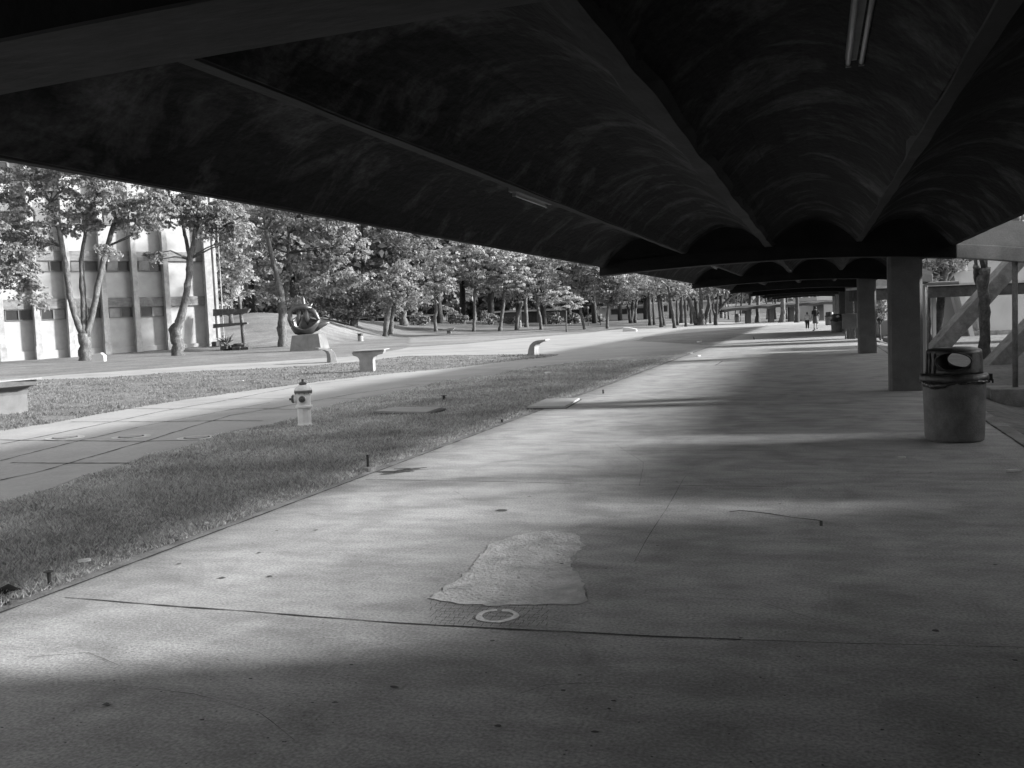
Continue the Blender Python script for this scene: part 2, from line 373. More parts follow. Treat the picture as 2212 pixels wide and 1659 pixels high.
# paved paths across the lawn: one sheet, grass islands laid on top
near = S2([(-200, 1450), (0, 1419), (63, 1400), (145, 1371), (241, 1338), (338, 1309), (410, 1285), (530, 1251), (651, 1212), (839, 1178), (880, 1156), (985, 1127), (1064, 1111), (1175, 1089), (1254, 1070), (1400, 1051), (1466, 1037), (1625, 1018), (1751, 1003), (1870, 995), (1961, 989), (2006, 983)])
right = S2([(2050, 972), (2085, 956), (2130, 938), (2165, 925), (2171, 915)])
far = S2([(2112, 911.5), (2051, 912), (1931, 915), (1850, 921), (1750, 924), (1656, 936), (1466, 951), (1308, 967), (1150, 976.6), (1124, 983), (1008, 1001), (817, 1013), (720, 1020), (612, 1024.5), (380, 1041), (181, 1054), (0, 1068.8), (-300, 1090)])
struct(sheet('lawn', [(-4.83, y) for y in (-14, 60)] + [(-5.5, 60), (-20, 20), (-20, -14)], -.026, M['lawn'], pix=False))
struct(sheet('path', near + right + far, -.02, M['path'], jitter=.05))
isl = S2([(-300, 1100), (0, 1072), (295, 1062), (506, 1046), (720, 1037), (900, 1026), (1016, 1016), (1150, 1001), (1350, 998), (1500, 995), (1574, 997), (1545, 1003), (1466, 1011), (1308, 1030), (1238, 1037), (1080, 1051), (921, 1069), (700, 1097), (482, 1128), (270, 1164), (145, 1188), (0, 1210), (-300, 1260)])
ISL = isl
struct(sheet('lawn', isl, -.013, M['lawnfar'], jitter=.08))
wedge = S2([(1800, 955), (1816, 948), (1895, 939), (2021, 929), (2150, 918), (2165, 925), (2130, 937), (2081, 951), (2030, 974), (1950, 968), (1870, 963), (1780, 958)])
struct(sheet('lawn', wedge, -.013, M['lawnfar'], jitter=.1))
# dry bright grass band beyond the path
dry = S2([(1150, 975), (1308, 965), (1466, 949), (1656, 934), (1750, 922.5), (1850, 920), (1931, 914), (2100, 910.5), (2100, 909), (1900, 911.5), (1850, 916), (1700, 920), (1466, 931), (1308, 940), (1150, 948), (1150, 975)][:-1])
struct(sheet('dry_lawn', dry, -.022, M['far_lawn'], jitter=.25))
jp = MB()
def pj(pts, wd, r=.012): line_strip(jp, [P0(x / 1.30203, y / 1.30203) for x, y in pts], wd, -.016, r)
pj([(0, 1347), (100, 1325), (200, 1297), (400, 1240), (650, 1165), (800, 1140), (1000, 1105), (1180, 1080)], .03)
pj([(0, 1246), (130, 1222), (300, 1187), (450, 1155), (640, 1123), (850, 1083), (1000, 1065)], .035)
pj([(0, 1292), (200, 1242), (400, 1196), (560, 1166), (760, 1130)], .025)
pj([(0, 1234), (180, 1236), (390, 1238), (560, 1234)], .04)
pj([(30, 1298), (200, 1300), (380, 1298)], .04)
pj([(200, 1184), (430, 1184), (640, 1180), (740, 1181)], .04)
pj([(360, 1147), (600, 1148), (790, 1146)], .035)
pj([(640, 1120), (800, 1119)], .03)
for x in (860, 1040, 1260, 1500): pj([(x, 1150 - (x - 860) * .17), (x - 120, 1148 - (x - 860) * .17)], .03)
pj([(1150, 988), (1400, 978), (1700, 960), (1850, 953)], .06)
pj([(1300, 1018), (1600, 1000), (1900, 985)], .03)
pj([(240, 1056), (500, 1040), (800, 1020)], .06)
jp.build('path_joint', M['joint'], bpy.data.objects['path'])

# manhole covers on the near path
for i, (x, y, lb) in enumerate([(140, 943, 'leftmost of the three round covers across the near path'), (283, 941, 'middle one of the three round covers across the near path'), (425, 943, 'round cover at the grass edge, rightmost of the three on the near path')]):
    c = P0(x, y); t = thing('manhole_cover', (c.x, c.y, -.018), 'small ' + lb, 'manhole cover', 'round covers across the near path')
    MB().lathe([(.30, -.02), (.30, .004), (.21, .006)], 24).build('collar', M['patch'], t); MB().lathe([(.2, .0065), (.2, .009)], 24).build('gap', M['joint'], t); MB().lathe([(.17, .0095), (.17, .013)], 24).build('lid', M['path'], t)

# concrete access slabs let into the near grass
def access(pxs, lb, thick=.05, rz=.014, m='path'):
    pts = [P0(x, y, .03) for x, y in pxs]; c = sum(pts, Vector()) / len(pts)
    t = thing('access_cover', (c.x, c.y, -.03), lb, 'access cover', 'concrete covers in the near grass')
    mb = MB(); mb.prism([p - Vector((c.x, c.y, -.03)) + Vector((0, 0, rz)) for p in pts], (0, 0, -thick)); mb.build('slab', M[m], t, bevel=.01)
    fr = MB(); fr.prism([(p - c) * 1.1 + Vector((0, 0, .038)) for p in pts], (0, 0, -.06)); fr.build('surround', M['mark'], t, bevel=.01)
access([(806, 889), (852, 880), (957, 880), (922, 891)], 'flat grey concrete cover slab in the grass beyond the hydrant')
access([(1140, 879), (1180, 862), (1252, 861), (1222, 878)], 'pale concrete cover slab in the grass touching the walkway edge', m='white')

# ------------------------------------------------------------------ grass blades of the near lawn
def in_poly(X, Y, poly):
    ins = np.zeros(len(X), bool); n = len(poly); j = n - 1
    for i in range(n):
        xi, yi = poly[i]; xj, yj = poly[j]
        c = ((yi > Y) != (yj > Y)) & (X < (xj - xi) * (Y - yi) / ((yj - yi) or 1e-9) + xi); ins ^= c; j = i
    return ins
def blades(name, poly_px, N, zmax=40, hh=.055, seed=1, zground=-.03, dens_pow=1.0):
    r = np.random.default_rng(seed)
    poly = [(p.x, p.y) for p in (P0(x, y) for x, y in poly_px)]
    xs = [p[0] for p in poly]; ys = [p[1] for p in poly]
    # sample uniformly in a blend of picture and ground area: denser near
    X = r.uniform(min(xs), max(xs), N * 8); Y = np.minimum(max(ys), min(ys) + (max(ys) - min(ys)) * r.random(N * 8) ** dens_pow)
    d = np.sqrt(X ** 2 + Y ** 2); keep = in_poly(X, Y, poly) & (d < zmax) & (r.random(N * 8) < np.minimum(1, (9 / d) ** 1.1)); X = X[keep][:N]; Y = Y[keep][:N]; d = d[keep][:N]
    n = len(X)
    cl = .6 + .5 * np.sin(X * 2.3 + np.sin(Y * 1.7)) * np.sin(Y * 2.9 + np.cos(X * 1.3)) + r.random(n) * .5
    h = hh * np.clip(cl, .35, 1.4) * r.uniform(.6, 1.3, n); a = r.uniform(0, 2 * pi, n); wd = r.uniform(.0016, .0034, n) * (1 + d / 9)
    lean = r.uniform(.2, 1.1, n) * h; la = r.uniform(0, 2 * pi, n)
    B = np.stack([X, Y, np.full(n, zground)], 1); T = B + np.stack([np.cos(la) * lean, np.sin(la) * lean, h], 1)
    MID = B * .5 + T * .5 + np.stack([-np.cos(la) * lean * .12, -np.sin(la) * lean * .12, h * .12], 1)
    S = np.stack([np.cos(a) * wd, np.sin(a) * wd, np.zeros(n)], 1)
    V = np.stack([B - S, B + S, MID + S * .8, T, MID - S * .8], 1).reshape(-1, 3)
    F = np.arange(n * 5).reshape(n, 5)
    o = np_mesh(name, V, F, M['grass'] if seed == 3 else M['grassfar']); struct(o, 'stuff'); return o
edge_px = []
lawn_poly = [(-60, 1345), (-60, 1100)] + near + [(1540, 757)]
def edge_pts():
    return [(lambda q: q)(v) for v in [(U_L - .18, y) for y in (60, 30, 20, 12, 8, 5, 3)]]
def grass_near():
    pp = [(p.x, p.y) for p in (P0(x, y) for x, y in near[1:-3])]
    return pp
def w2poly():
    a = [(p.x, p.y) for p in (P0(x, y) for x, y in near)]
    return a
class _G: pass
_np = w2poly()
_poly_world = [(U_L - .10, 3.0), (-12, 3.0)] + [p for p in _np] + [(U_L - .10, 40)]
def blades_w(name, poly, N, seed, zmax, hh):
    global P0
    keepP0 = P0
    P0 = lambda x, y, z=0: Vector((x, y, 0))
    o = blades(name, poly, N, zmax, hh, seed, -.032, 1.6); P0 = keepP0; return o
blades_w('grass', _poly_world, 330000, 3, 34, .05)
blades_w('grass', [(p.x, p.y) for p in (P0(x, y) for x, y in ISL)], 70000, 4, 48, .06)

# ------------------------------------------------------------------ the covered walkway
VALLEY = [(-4.07, .955), (-2.47, 1.13), (-.87, 1.16), (.73, 1.16), (2.32, 1.0)]      # x, height above the eye
BEAMS = [(-14.0, -13.6), (2.25, 2.66), (18.7, 19.05), (33.3, 33.65), (48.0, 48.35), (62.7, 63.05), (77.3, 77.65), (92.0, 92.35)]
def beam_h(u):
    if u < -.4: return CAM_H + .905 - .0085 * (u + .4) ** 2
    return CAM_H + .905 - .019 * (u + .4) ** 2
def vault_section():
    pts = []          # underside, left to right
    for i in range(4):
        (a, ha), (b, hb) = VALLEY[i], VALLEY[i + 1]; fl = .055
        a2, b2 = a + fl, b - fl; n = 14
        for k in range(n + 1):
            t = k / n; u = a2 + (b2 - a2) * t; h = ha + (hb - ha) * t + .43 * sin(pi * t) ** .8
            pts.append((u, CAM_H + h))
    pts = [(VALLEY[0][0] - .02, CAM_H + VALLEY[0][1] + .0)] + pts + [(VALLEY[-1][0] + .02, CAM_H + VALLEY[-1][1])]
    return pts
canopy = thing('covered_walkway', (1.55, 18.9, 0), 'long low concrete canopy of dark vaults on a row of square columns over the walkway', 'covered walkway')
canopy_off = Vector((1.55, 18.9, 0))
def CB(mb, name, m, **k):
    mb.v = [tuple(Vector(v) - canopy_off) for v in mb.v]; return mb.build(name, m, canopy, **k)
sec = vault_section()
for i in range(len(BEAMS) - 1):
    v0, v1 = BEAMS[i][1], BEAMS[i + 1][0]
    nseg = max(2, int((v1 - v0) / 1.2)); mb = MB(); W = len(sec); rr = random.Random(i)
    for j in range(nseg + 1):
        y = v0 + (v1 - v0) * j / nseg
        for u, h in sec: mb.v.append((u, y, h + rr.uniform(-.006, .006)))
    for j in range(nseg):
        for q in range(W - 1): mb.f.append((j * W + q, j * W + q + 1, (j + 1) * W + q + 1, (j + 1) * W + q))
    # top skin
    o = len(mb.v)
    for j in (0, 1):
        y = v0 if j == 0 else v1
        for u, h in sec: mb.v.append((u, y, h + .09))
    for q in range(W - 1): mb.f.append((o + q, o + W + q, o + W + q + 1, o + q + 1))
    mb.f += [(0, nseg * W, o + W, o), (W - 1, o + W - 1, o + 2 * W - 1, nseg * W + W - 1)]
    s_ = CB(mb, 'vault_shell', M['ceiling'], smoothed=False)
    # valley fillets: paler strips along each fold
    for qi, (u, h) in enumerate(VALLEY):
        wdt = (.05, .065, .10, .075, .05)[qi]
        mb = MB(); n = 60; rr = random.Random(i * 7 + qi); 
        for j in range(n + 1):
            y = v0 + (v1 - v0) * j / n; wj = wdt * (1 + .13 * sin(y * 1.9 + qi * 2) + .1 * sin(y * 4.7 + qi) + rr.uniform(-.06, .06))
            for uu, hh in ((-wj, .05), (-wj * .6, -.008), (wj * .6, -.008), (wj, .05)): mb.v.append((u + uu, y, CAM_H + h + hh - .004))
        for j in range(n):
            for q in range(3): mb.f.append((j * 4 + q, j * 4 + q + 1, j * 4 + q + 5, j * 4 + q + 4))
        mb.f += [(3, 2, 1, 0), (n * 4, n * 4 + 1, n * 4 + 2, n * 4 + 3)] + [(j * 4, (j + 1) * 4, (j + 1) * 4 + 3, j * 4 + 3) for j in range(n)]
        CB(mb, 'valley_rib', M['crease'])
for i, (v0, v1) in enumerate(BEAMS):
    n = 40; u0, u1 = -4.15, 4.6; us = [u0 + (u1 - u0) * k / n for k in range(n + 1)]
    # lower lip
    pts = [(u, v0, beam_h(u)) for u in us] + [(u, v0, beam_h(u) + .24) for u in reversed(us)]
    lipm = M['beam']
    vis = [u for u in us if u <= 2.3] + [2.355]; ext = [u for u in us if u >= 2.3]
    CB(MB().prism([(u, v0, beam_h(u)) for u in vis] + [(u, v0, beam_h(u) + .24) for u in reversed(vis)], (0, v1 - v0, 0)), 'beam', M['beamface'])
    CB(MB().prism([(u, v0 - .004, beam_h(u) - .012) for u in vis] + [(u, v0 - .004, beam_h(u) - .001) for u in reversed(vis)], (0, v1 - v0 + .008, 0)), 'lit_soffit_plate', M['beam'])  # light on the beam underside painted as a paler plate
    # web up to the vaults, set back
    def topv(u):
        for q in range(len(sec) - 1):
            if sec[q][0] <= u <= sec[q + 1][0]:
                t = (u - sec[q][0]) / (sec[q + 1][0] - sec[q][0] + 1e-9); return sec[q][1] + (sec[q + 1][1] - sec[q][1]) * t + .08
        return sec[0][1]
    uu = [s[0] for s in sec]
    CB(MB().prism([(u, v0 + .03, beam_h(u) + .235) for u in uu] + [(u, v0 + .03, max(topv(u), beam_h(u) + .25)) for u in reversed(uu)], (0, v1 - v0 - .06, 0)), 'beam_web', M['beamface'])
    # right-hand outrigger, the light on its face put into a paler colour
    e0 = 2.36; e1 = 4.8 if i == 2 else 3.5; ee = [e0 + (e1 - e0) * k / 12 for k in range(13)]
    if v0 > 10:
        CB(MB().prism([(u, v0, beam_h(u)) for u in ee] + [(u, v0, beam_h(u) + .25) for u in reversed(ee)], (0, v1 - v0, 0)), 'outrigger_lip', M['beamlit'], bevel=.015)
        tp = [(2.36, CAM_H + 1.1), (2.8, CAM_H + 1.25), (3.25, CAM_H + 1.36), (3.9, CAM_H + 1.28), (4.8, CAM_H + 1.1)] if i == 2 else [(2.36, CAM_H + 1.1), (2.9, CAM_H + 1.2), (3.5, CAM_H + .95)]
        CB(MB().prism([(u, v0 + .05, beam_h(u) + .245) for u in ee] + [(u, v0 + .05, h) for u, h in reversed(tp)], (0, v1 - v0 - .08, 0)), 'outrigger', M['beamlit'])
    # column, chamfered plan
    if v0 > 10:
        cx0, cx1 = 1.22, 1.80; d0, d1 = v0 + .0, v0 + .42; ch = .05
        pl = [(cx0 + ch, d0 + .006), (cx1 - ch, d0 + .006), (cx1, d0 + ch), (cx1, d1 - ch), (cx1 - ch, d1), (cx0 + ch, d1), (cx0, d1 - ch), (cx0, d0 + ch)]
        CB(MB().prism([(x, y, -.2) for x, y in pl], (0, 0, beam_h(1.5) + .21)), 'column', M['column'])
        if i < 6:
            px = 3.33; py = v0 + .2
            CB(MB().tube([(px, py, -.05), (px, py, beam_h(px) + .01)], .048, 12), 'post', M['kerb'], smoothed=True)
            CB(MB().box((px - .45, py - .45, -.32), (px + .42, py + .42, .03)), 'footing', M['kerb'], bevel=.02)
CB(MB().tube([(1.90, 19.5, -.1), (1.90, 19.5, 1.92), (2.0, 19.5, 1.95), (2.5, 19.5, 1.95)], .035, 8), 'drainpipe', M['white'])

# fluorescent fittings under the vaults
def fitting(u, h, v0, L, label, tilt=0, twin=True):
    t = thing('light_fitting', (u, v0, CAM_H + h), label, 'light fitting', 'unlit tube fittings under the vaults')
    MB().box((-.055, 0, -.05), (.055, L, 0)).build('housing', M['tin'], t, bevel=.008)
    for s in ((-1, 1) if twin else (0,)):
        MB().tube([(s * .038, .04, -.075), (s * .038, L - .04, -.075)], .014, 8).build('tube', M['tube'], t, smoothed=True)
        for y in (.02, L - .045): MB().box((s * .038 - .016, y, -.093), (s * .038 + .016, y + .025, -.05)).build('holder', M['tin'], t)
    t.rotation_euler = (0, tilt, 0); return t
fitting(.24, 1.56, 4.95, 1.45, 'grey twin tube fitting under the central vault, hanging out of the top of the picture')
fitting(-3.05, 1.385, 9.7, 1.35, 'pale single tube fitting under the leftmost vault, low above the trees', tilt=.1, twin=False)
fitting(.42, 1.535, 15.9, .9, 'small tube fitting at the far end of the near central vault', twin=False)
fitting(-3.05, 1.385, 29.6, 1.3, 'faint tube fitting in the second bay, leftmost vault', tilt=.1, twin=False)

# ------------------------------------------------------------------ trees
class Leaves:
    def __init__(s, seed): s.r = np.random.default_rng(seed); s.V = []
    def blob(s, c, rad, n_clump, per, size, flat=.7, cl_r=.6):
        """leaf clumps through an ellipsoid: centre c, radii rad"""
        r = s.r; d = r.normal(size=(n_clump, 3)); d /= np.linalg.norm(d, axis=1)[:, None]
        q = r.uniform(.45, 1.05, n_clump)[:, None]; q *= 1 + .18 * np.sin(d[:, :1] * 5 + c[0]) * np.cos(d[:, 2:] * 6 + c[1])
        cc = np.array(c) + d * q * np.array(rad)
        R = (cl_r * r.uniform(.6, 1.35, n_clump))[:, None, None]
        e = r.normal(size=(n_clump, per, 3)); e /= np.linalg.norm(e, axis=2)[:, :, None]
        e[:, :, 2] = np.where(r.random((n_clump, per)) < .75, np.abs(e[:, :, 2]), e[:, :, 2])
        k = r.uniform(.55, 1.0, (n_clump, per, 1)); pos = cc[:, None, :] + e * k * R * np.array([1, 1, flat])
        nrm = e * np.array([1, 1, 1.0]) + r.normal(size=e.shape) * .45 + np.array([0, 0, .35]); nrm /= np.linalg.norm(nrm, axis=2)[:, :, None]
        rv = r.normal(size=e.shape); a = np.cross(nrm, rv); a /= np.linalg.norm(a, axis=2)[:, :, None]; b = np.cross(nrm, a)
        sz = size * r.uniform(.6, 1.3, (n_clump, per, 1)); a = a * sz; b = b * sz * .6
        droop = np.array([0, 0, -1.]) * sz * .25
        s.V.append(np.stack([pos - a + droop, pos - b, pos + a + droop, pos + b], 2).reshape(-1, 3))
    def build(s, m, parent, off):
        V = np.concatenate(s.V) - np.array(off); F = np.arange(len(V)).reshape(-1, 4)
        return np_mesh('crown', V, F, m, parent)
def tree(name, base_px, stems, blobs, label, m='leaf', bark='bark', seed=1, dens=1.0, leaf=.24, clump=.6, group=None, per=22, dyr=.9, flat=.7, cat='tree', limbs=True):
    """stems: list of [(x_px, y_px, r_px), ...]; blobs: (x, y, rx, ry[, dz]) in px at the tree's depth"""
    b = P(*base_px); Z = depth_of(b); s = Z / FPX; rr = random.Random(seed)
    t = thing(name, b, label, cat, group)
    tm = MB(); ends = []
    for st in stems:
        pts = []; rad = []; n = len(st); dy = rr.uniform(-1, 1) * .8
        for i, (x, y, rp) in enumerate(st):
            fwd = VH * (dy * i / max(1, n) * 1.2 * (s * 60)) if len(stems) > 1 else VH * 0
            p = PZ(x, y, Z) + fwd - b; pts.append(p); rad.append(rp * s)
        # resample smoothly with slight irregularity
        P2 = []; R2 = []
        for i in range(n - 1):
            kk = 4
            for q in range(kk):
                u_ = q / kk; P2.append(pts[i].lerp(pts[i + 1], u_) + Vector((rr.uniform(-1, 1), rr.uniform(-1, 1), 0)) * rad[i] * .16); R2.append((rad[i] + (rad[i + 1] - rad[i]) * u_) * rr.uniform(.9, 1.12))
        P2.append(pts[-1]); R2.append(rad[-1])
        if st[0][0] == stems[0][0][0] and st[0][1] == stems[0][0][1]:
            R2[0] *= 1.3; P2[0] = P2[0] - Vector((0, 0, .25))
        tm.tube(P2, R2, 10, jag=.08); ends.append((P2[-1], R2[-1])); ends.append((P2[max(0, len(P2) * 2 // 3)], R2[max(0, len(P2) * 2 // 3)] * .7))
    L = Leaves(seed)
    for bl in blobs:
        x, y, rx, ry = bl[:4]; dz = bl[4] if len(bl) > 4 else rr.uniform(-.35, .35) * rx
        c = PZ(x, y, Z) + VH * (dz * s) ; rad = (rx * s, rx * s * dyr, ry * s)
        vol = rad[0] * rad[2]; nc = max(6, int(vol / (clump ** 2) * 3.4 * dens))
        L.blob(c, rad, nc, int(per * 1.9), leaf * .62, flat=flat, cl_r=clump)
        if limbs and ends:
            e = min(ends, key=lambda q: (q[0] - (c - b)).length); tgt = c - b
            for _ in range(2 if tgt.z > e[0].z - .6 else 0):
                g = tgt + Vector((rr.uniform(-.6, .6) * rad[0], rr.uniform(-.6, .6) * rad[1], rr.uniform(-.1, .6) * rad[2]))
                mid = e[0].lerp(g, .5) + Vector((rr.uniform(-.4, .4), rr.uniform(-.4, .4), rr.uniform(-.2, .5)))
                tm.tube([e[0], mid, g], [max(.05, e[1] * .55), max(.035, e[1] * .32), .015], 6)
    tm.build('trunk', M[bark], t, smoothed=True, recalc=True)
    L.build(M[m], t, b); return t

tree('shade_tree', (185, 779), [[(185, 779, 15), (184, 750, 12), (181, 722, 11.5)], [(180, 726, 8), (166, 690, 6.5), (156, 640, 6), (148, 570, 5.5), (138, 500, 5), (120, 440, 4)], [(183, 724, 8), (178, 680, 6.5), (172, 620, 6), (166, 560, 4.5), (172, 500, 3.5), (180, 450, 2.5)],
      [(187, 726, 7.5), (196, 680, 6), (204, 620, 6), (214, 560, 5.5), (228, 500, 5), (242, 440, 4)]],
     [(60, 400, 75, 45), (160, 400, 75, 50), (255, 415, 65, 42), (330, 440, 50, 32), (100, 340, 90, 50), (230, 340, 90, 50), (60, 500, 50, 42, -40), (30, 560, 40, 40, -40), (70, 575, 45, 45, -60), (95, 635, 32, 38, -60), (75, 610, 40, 34, -60), (245, 545, 22, 18, -30), (305, 500, 30, 18), (130, 480, 50, 34), (15, 470, 50, 50), (200, 450, 45, 26), (290, 455, 55, 24), (100, 530, 30, 26, -30), (40, 520, 60, 40, 20), (215, 480, 60, 26, 20), (330, 470, 45, 24, 10)],
     'large tree with three slender dark stems before the pale building', dens=1.15, leaf=.2, clump=.5, seed=11, per=24)
tree('leaning_tree', (383, 768), [[(385, 768, 13), (383, 735, 12), (380, 712, 10), (394, 680, 8.5), (402, 640, 7.5), (409, 590, 7), (411, 560, 7), (418, 530, 6.5), (425, 490, 5), (430, 440, 3.5)], [(377, 742, 6), (370, 712, 7.5), (376, 700, 6)], [(410, 556, 5), (398, 520, 4), (390, 500, 3.5), (380, 460, 3)]],
     [(400, 445, 55, 40), (450, 440, 55, 45), (480, 480, 45, 45), (350, 430, 45, 30), (420, 390, 70, 40), (337, 565, 17, 24, -30), (500, 530, 35, 40, 20), (500, 470, 40, 40), (430, 480, 40, 22), (515, 580, 26, 36, 10), (365, 475, 40, 22, 20), (455, 505, 30, 26)],
     'knobbly leaning single trunk with a sawn stub at the right end of the pale building', dens=1.1, leaf=.2, clump=.5, seed=12, per=24, m='leaf')
tree('shade_tree', (505, 700), [[(500, 700, 5), (498, 640, 4), (500, 560, 3)]],
     [(500, 560, 45, 50), (515, 610, 40, 40), (490, 640, 35, 30), (540, 520, 50, 50), (480, 500, 40, 50)], 'bright leafy tree growing behind the right corner of the pale building', m='leafpale', leaf=.28, clump=.7, seed=13, dens=.9)
tree('shade_tree', (612, 748), [[(612, 748, 10), (611, 715, 9), (613, 680, 8), (612, 640, 8), (606, 600, 6), (595, 555, 5), (585, 500, 4)], [(609, 735, 6), (603, 710, 6.5), (611, 690, 5)], [(612, 640, 5.5), (620, 600, 5), (618, 545, 4), (616, 500, 3)]],
     [(560, 480, 60, 48), (630, 480, 60, 50), (700, 490, 60, 50), (755, 540, 48, 45), (545, 560, 40, 45), (570, 640, 45, 28), (665, 590, 55, 38), (655, 640, 35, 22), (725, 610, 60, 32), (640, 420, 90, 40), (690, 545, 50, 35), (740, 470, 60, 40), (580, 560, 30, 30, 60), (610, 665, 30, 15, 50), (775, 600, 30, 25)],
     'big spreading tree rising behind the bronze sculpture', dens=.95, leaf=.24, clump=.65, seed=14, per=26)
tree('shade_tree', (765, 705), [[(765, 705, 8), (760, 660, 7), (755, 600, 5)]], [(740, 650, 50, 38), (800, 655, 45, 35), (770, 620, 60, 40), (700, 660, 35, 25), (840, 650, 30, 30), (750, 690, 20, 10), (705, 640, 40, 36), (820, 630, 45, 40), (780, 680, 30, 16), (835, 675, 28, 20)], 'dark dense low tree in shade right of the sculpture', m='leafdark', dens=1.1, leaf=.3, clump=.8, seed=15)
tree('shade_tree', (833, 727), [[(833, 727, 7), (836, 695, 6), (842, 665, 5), (850, 630, 4)], [(846, 722, 5), (845, 700, 5), (850, 668, 4), (862, 630, 3)]],
     [(845, 610, 42, 34), (835, 645, 30, 20), (880, 640, 38, 30), (870, 590, 40, 30)], 'twin-trunked tree beyond the lawn bin', leaf=.28, clump=.75, seed=16, dens=1)
tree('shade_tree', (872, 703), [[(872, 703, 9), (870, 670, 8), (868, 620, 6)]], [(850, 520, 55, 50), (905, 530, 55, 55), (830, 570, 40, 35), (920, 590, 42, 45), (910, 650, 38, 28), (880, 470, 70, 50), (800, 540, 40, 50)],
     'tall rounded tree with a thick pale trunk in the middle background', leaf=.3, clump=.85, seed=17, dens=.95, per=24)
tree('slender_tree', (942, 716), [[(942, 716, 4), (939, 690, 3.2), (943, 670, 3), (939, 640, 2.5), (940, 610, 2)]], [(950, 585, 35, 28), (965, 615, 32, 20), (930, 620, 25, 22), (945, 555, 35, 25)], 'slender crooked trunk with an airy crown, left of the flat lawn table', m='leafpale', leaf=.26, clump=.6, seed=18, flat=.45, dens=.8)
tree('slender_tree', (1023, 716), [[(1023, 716, 4), (1026, 680, 3.5), (1024, 640, 3), (1028, 590, 2.6), (1030, 550, 2)], [(1026, 625, 2), (1015, 605, 1.6)]], [(1010, 550, 40, 30), (1045, 560, 36, 28), (995, 590, 35, 22), (1035, 600, 32, 16), (1040, 530, 45, 28), (1000, 520, 40, 30)], 'tall slender pale trunk with a bright feathery crown', m='leafpale', leaf=.25, clump=.6, seed=19, flat=.4, dens=.9)
tree('slender_tree', (1080, 715), [[(1080, 715, 4.5), (1083, 690, 4), (1089, 650, 3.2), (1088, 600, 2.6)]], [(1095, 565, 45, 30), (1080, 600, 40, 24), (1125, 590, 36, 24), (1105, 620, 45, 18), (1060, 620, 30, 22), (1110, 540, 40, 25)], 'slender curved trunk with a pale feathery crown, centre background', m='leafpale', leaf=.25, clump=.6, seed=20, flat=.4, dens=.95)
tree('slender_tree', (1116, 713), [[(1116, 713, 4.5), (1119, 680, 4), (1128, 650, 3)]], [(1125, 630, 32, 20), (1145, 610, 30, 20), (1135, 580, 30, 22)], 'thick short trunk leaning right under a grey crown, centre background', leaf=.26, clump=.6, seed=21, flat=.45)
tree('slender_tree', (1138, 707), [[(1138, 707, 4.5), (1136, 680, 4), (1135, 630, 3)]], [(1150, 560, 45, 25), (1165, 590, 35, 22), (1130, 600, 30, 25)], 'straight trunk close behind the leaning one, centre background', leaf=.28, clump=.7, seed=22, flat=.5)
tree('slender_tree', (1169, 712), [[(1169, 712, 4), (1168, 690, 3.4), (1160, 660, 3), (1163, 620, 2.5)]], [(1172, 605, 40, 22), (1185, 640, 30, 20), (1165, 575, 40, 25), (1200, 570, 40, 25)], 'bowed thin trunk left of the small layered tree', leaf=.27, clump=.65, seed=23, flat=.45)
tree('layered_tree', (1224, 717), [[(1224, 717, 1.8), (1223, 690, 1.5), (1223, 650, 1.2), (1221, 620, 1)]], [(1222, 664, 40, 5), (1205, 652, 26, 4.5), (1248, 656, 24, 5), (1222, 642, 30, 5), (1218, 632, 22, 5), (1238, 646, 20, 4), (1222, 623, 14, 5)], 'small bright layered tree on a very thin trunk', m='leafpale', leaf=.16, clump=.38, seed=24, flat=.3, per=26, dens=1.4, limbs=False)
tree('shade_tree', (1261, 712), [[(1263, 712, 4), (1258, 690, 3.6), (1254, 665, 3), (1256, 630, 2.5)]], [(1225, 590, 60, 24), (1265, 575, 60, 24), (1300, 600, 50, 28), (1210, 615, 42, 14), (1280, 630, 40, 22), (1240, 560, 60, 22), (1320, 640, 30, 26), (1300, 570, 60, 25)], 'broad flat-layered tree behind the small layered one', leaf=.27, clump=.7, seed=25, flat=.4, dens=1)
tree('shade_tree', (1312, 710), [[(1312, 710, 3.2), (1312, 680, 3), (1316, 650, 2.6)]], [(1335, 620, 42, 34), (1350, 600, 40, 30), (1320, 600, 40, 30), (1300, 650, 26, 22), (1350, 650, 25, 18)], 'round grey tree left of the low white building with windows', leaf=.27, clump=.7, seed=26)
tree('shade_tree', (1364, 698), [[(1364, 698, 5), (1366, 675, 4.5), (1370, 640, 4)], [(1362, 697, 4), (1360, 670, 3.4), (1350, 645, 3)], [(1372, 697, 3.5), (1374, 670, 3.2), (1380, 640, 3)]], [(1385, 610, 50, 34), (1350, 620, 45, 30), (1420, 620, 40, 30)], 'dark many-stemmed tree before the windows of the low white building', m='leafdark', bark='darkbark', leaf=.3, clump=.75, seed=27)
FT = [(1404, 703, 5, 1400), (1429, 707, 4.5, 1418), (1434, 704, 5, 1424), (1413, 702, 3.5, 1408), (1458, 709, 5, 1443), (1464, 703, 3.5, 1460), (1473, 698, 5.5, 1470), (1482, 706, 4, 1478), (1494, 700, 4, 1490), (1547, 703, 3, 1552), (1535, 699, 3.2, 1530)]
FL = ['dark trunk furthest left in the shaded grove', 'thick dark trunk, second from the left in the shaded grove', 'dark trunk close beside the thick one in the grove', 'thin dark trunk behind the left end of the grove', 'dark trunk leaning left in the middle of the grove', 'thin upright trunk in the middle of the grove', 'stout dark trunk at the back of the grove', 'dark trunk left of the pale many-limbed tree', 'stout trunk touching the left limbs of the pale many-limbed tree', 'thin forked trunk right of the pale many-limbed tree', 'thin dark stem behind the pale many-limbed tree']
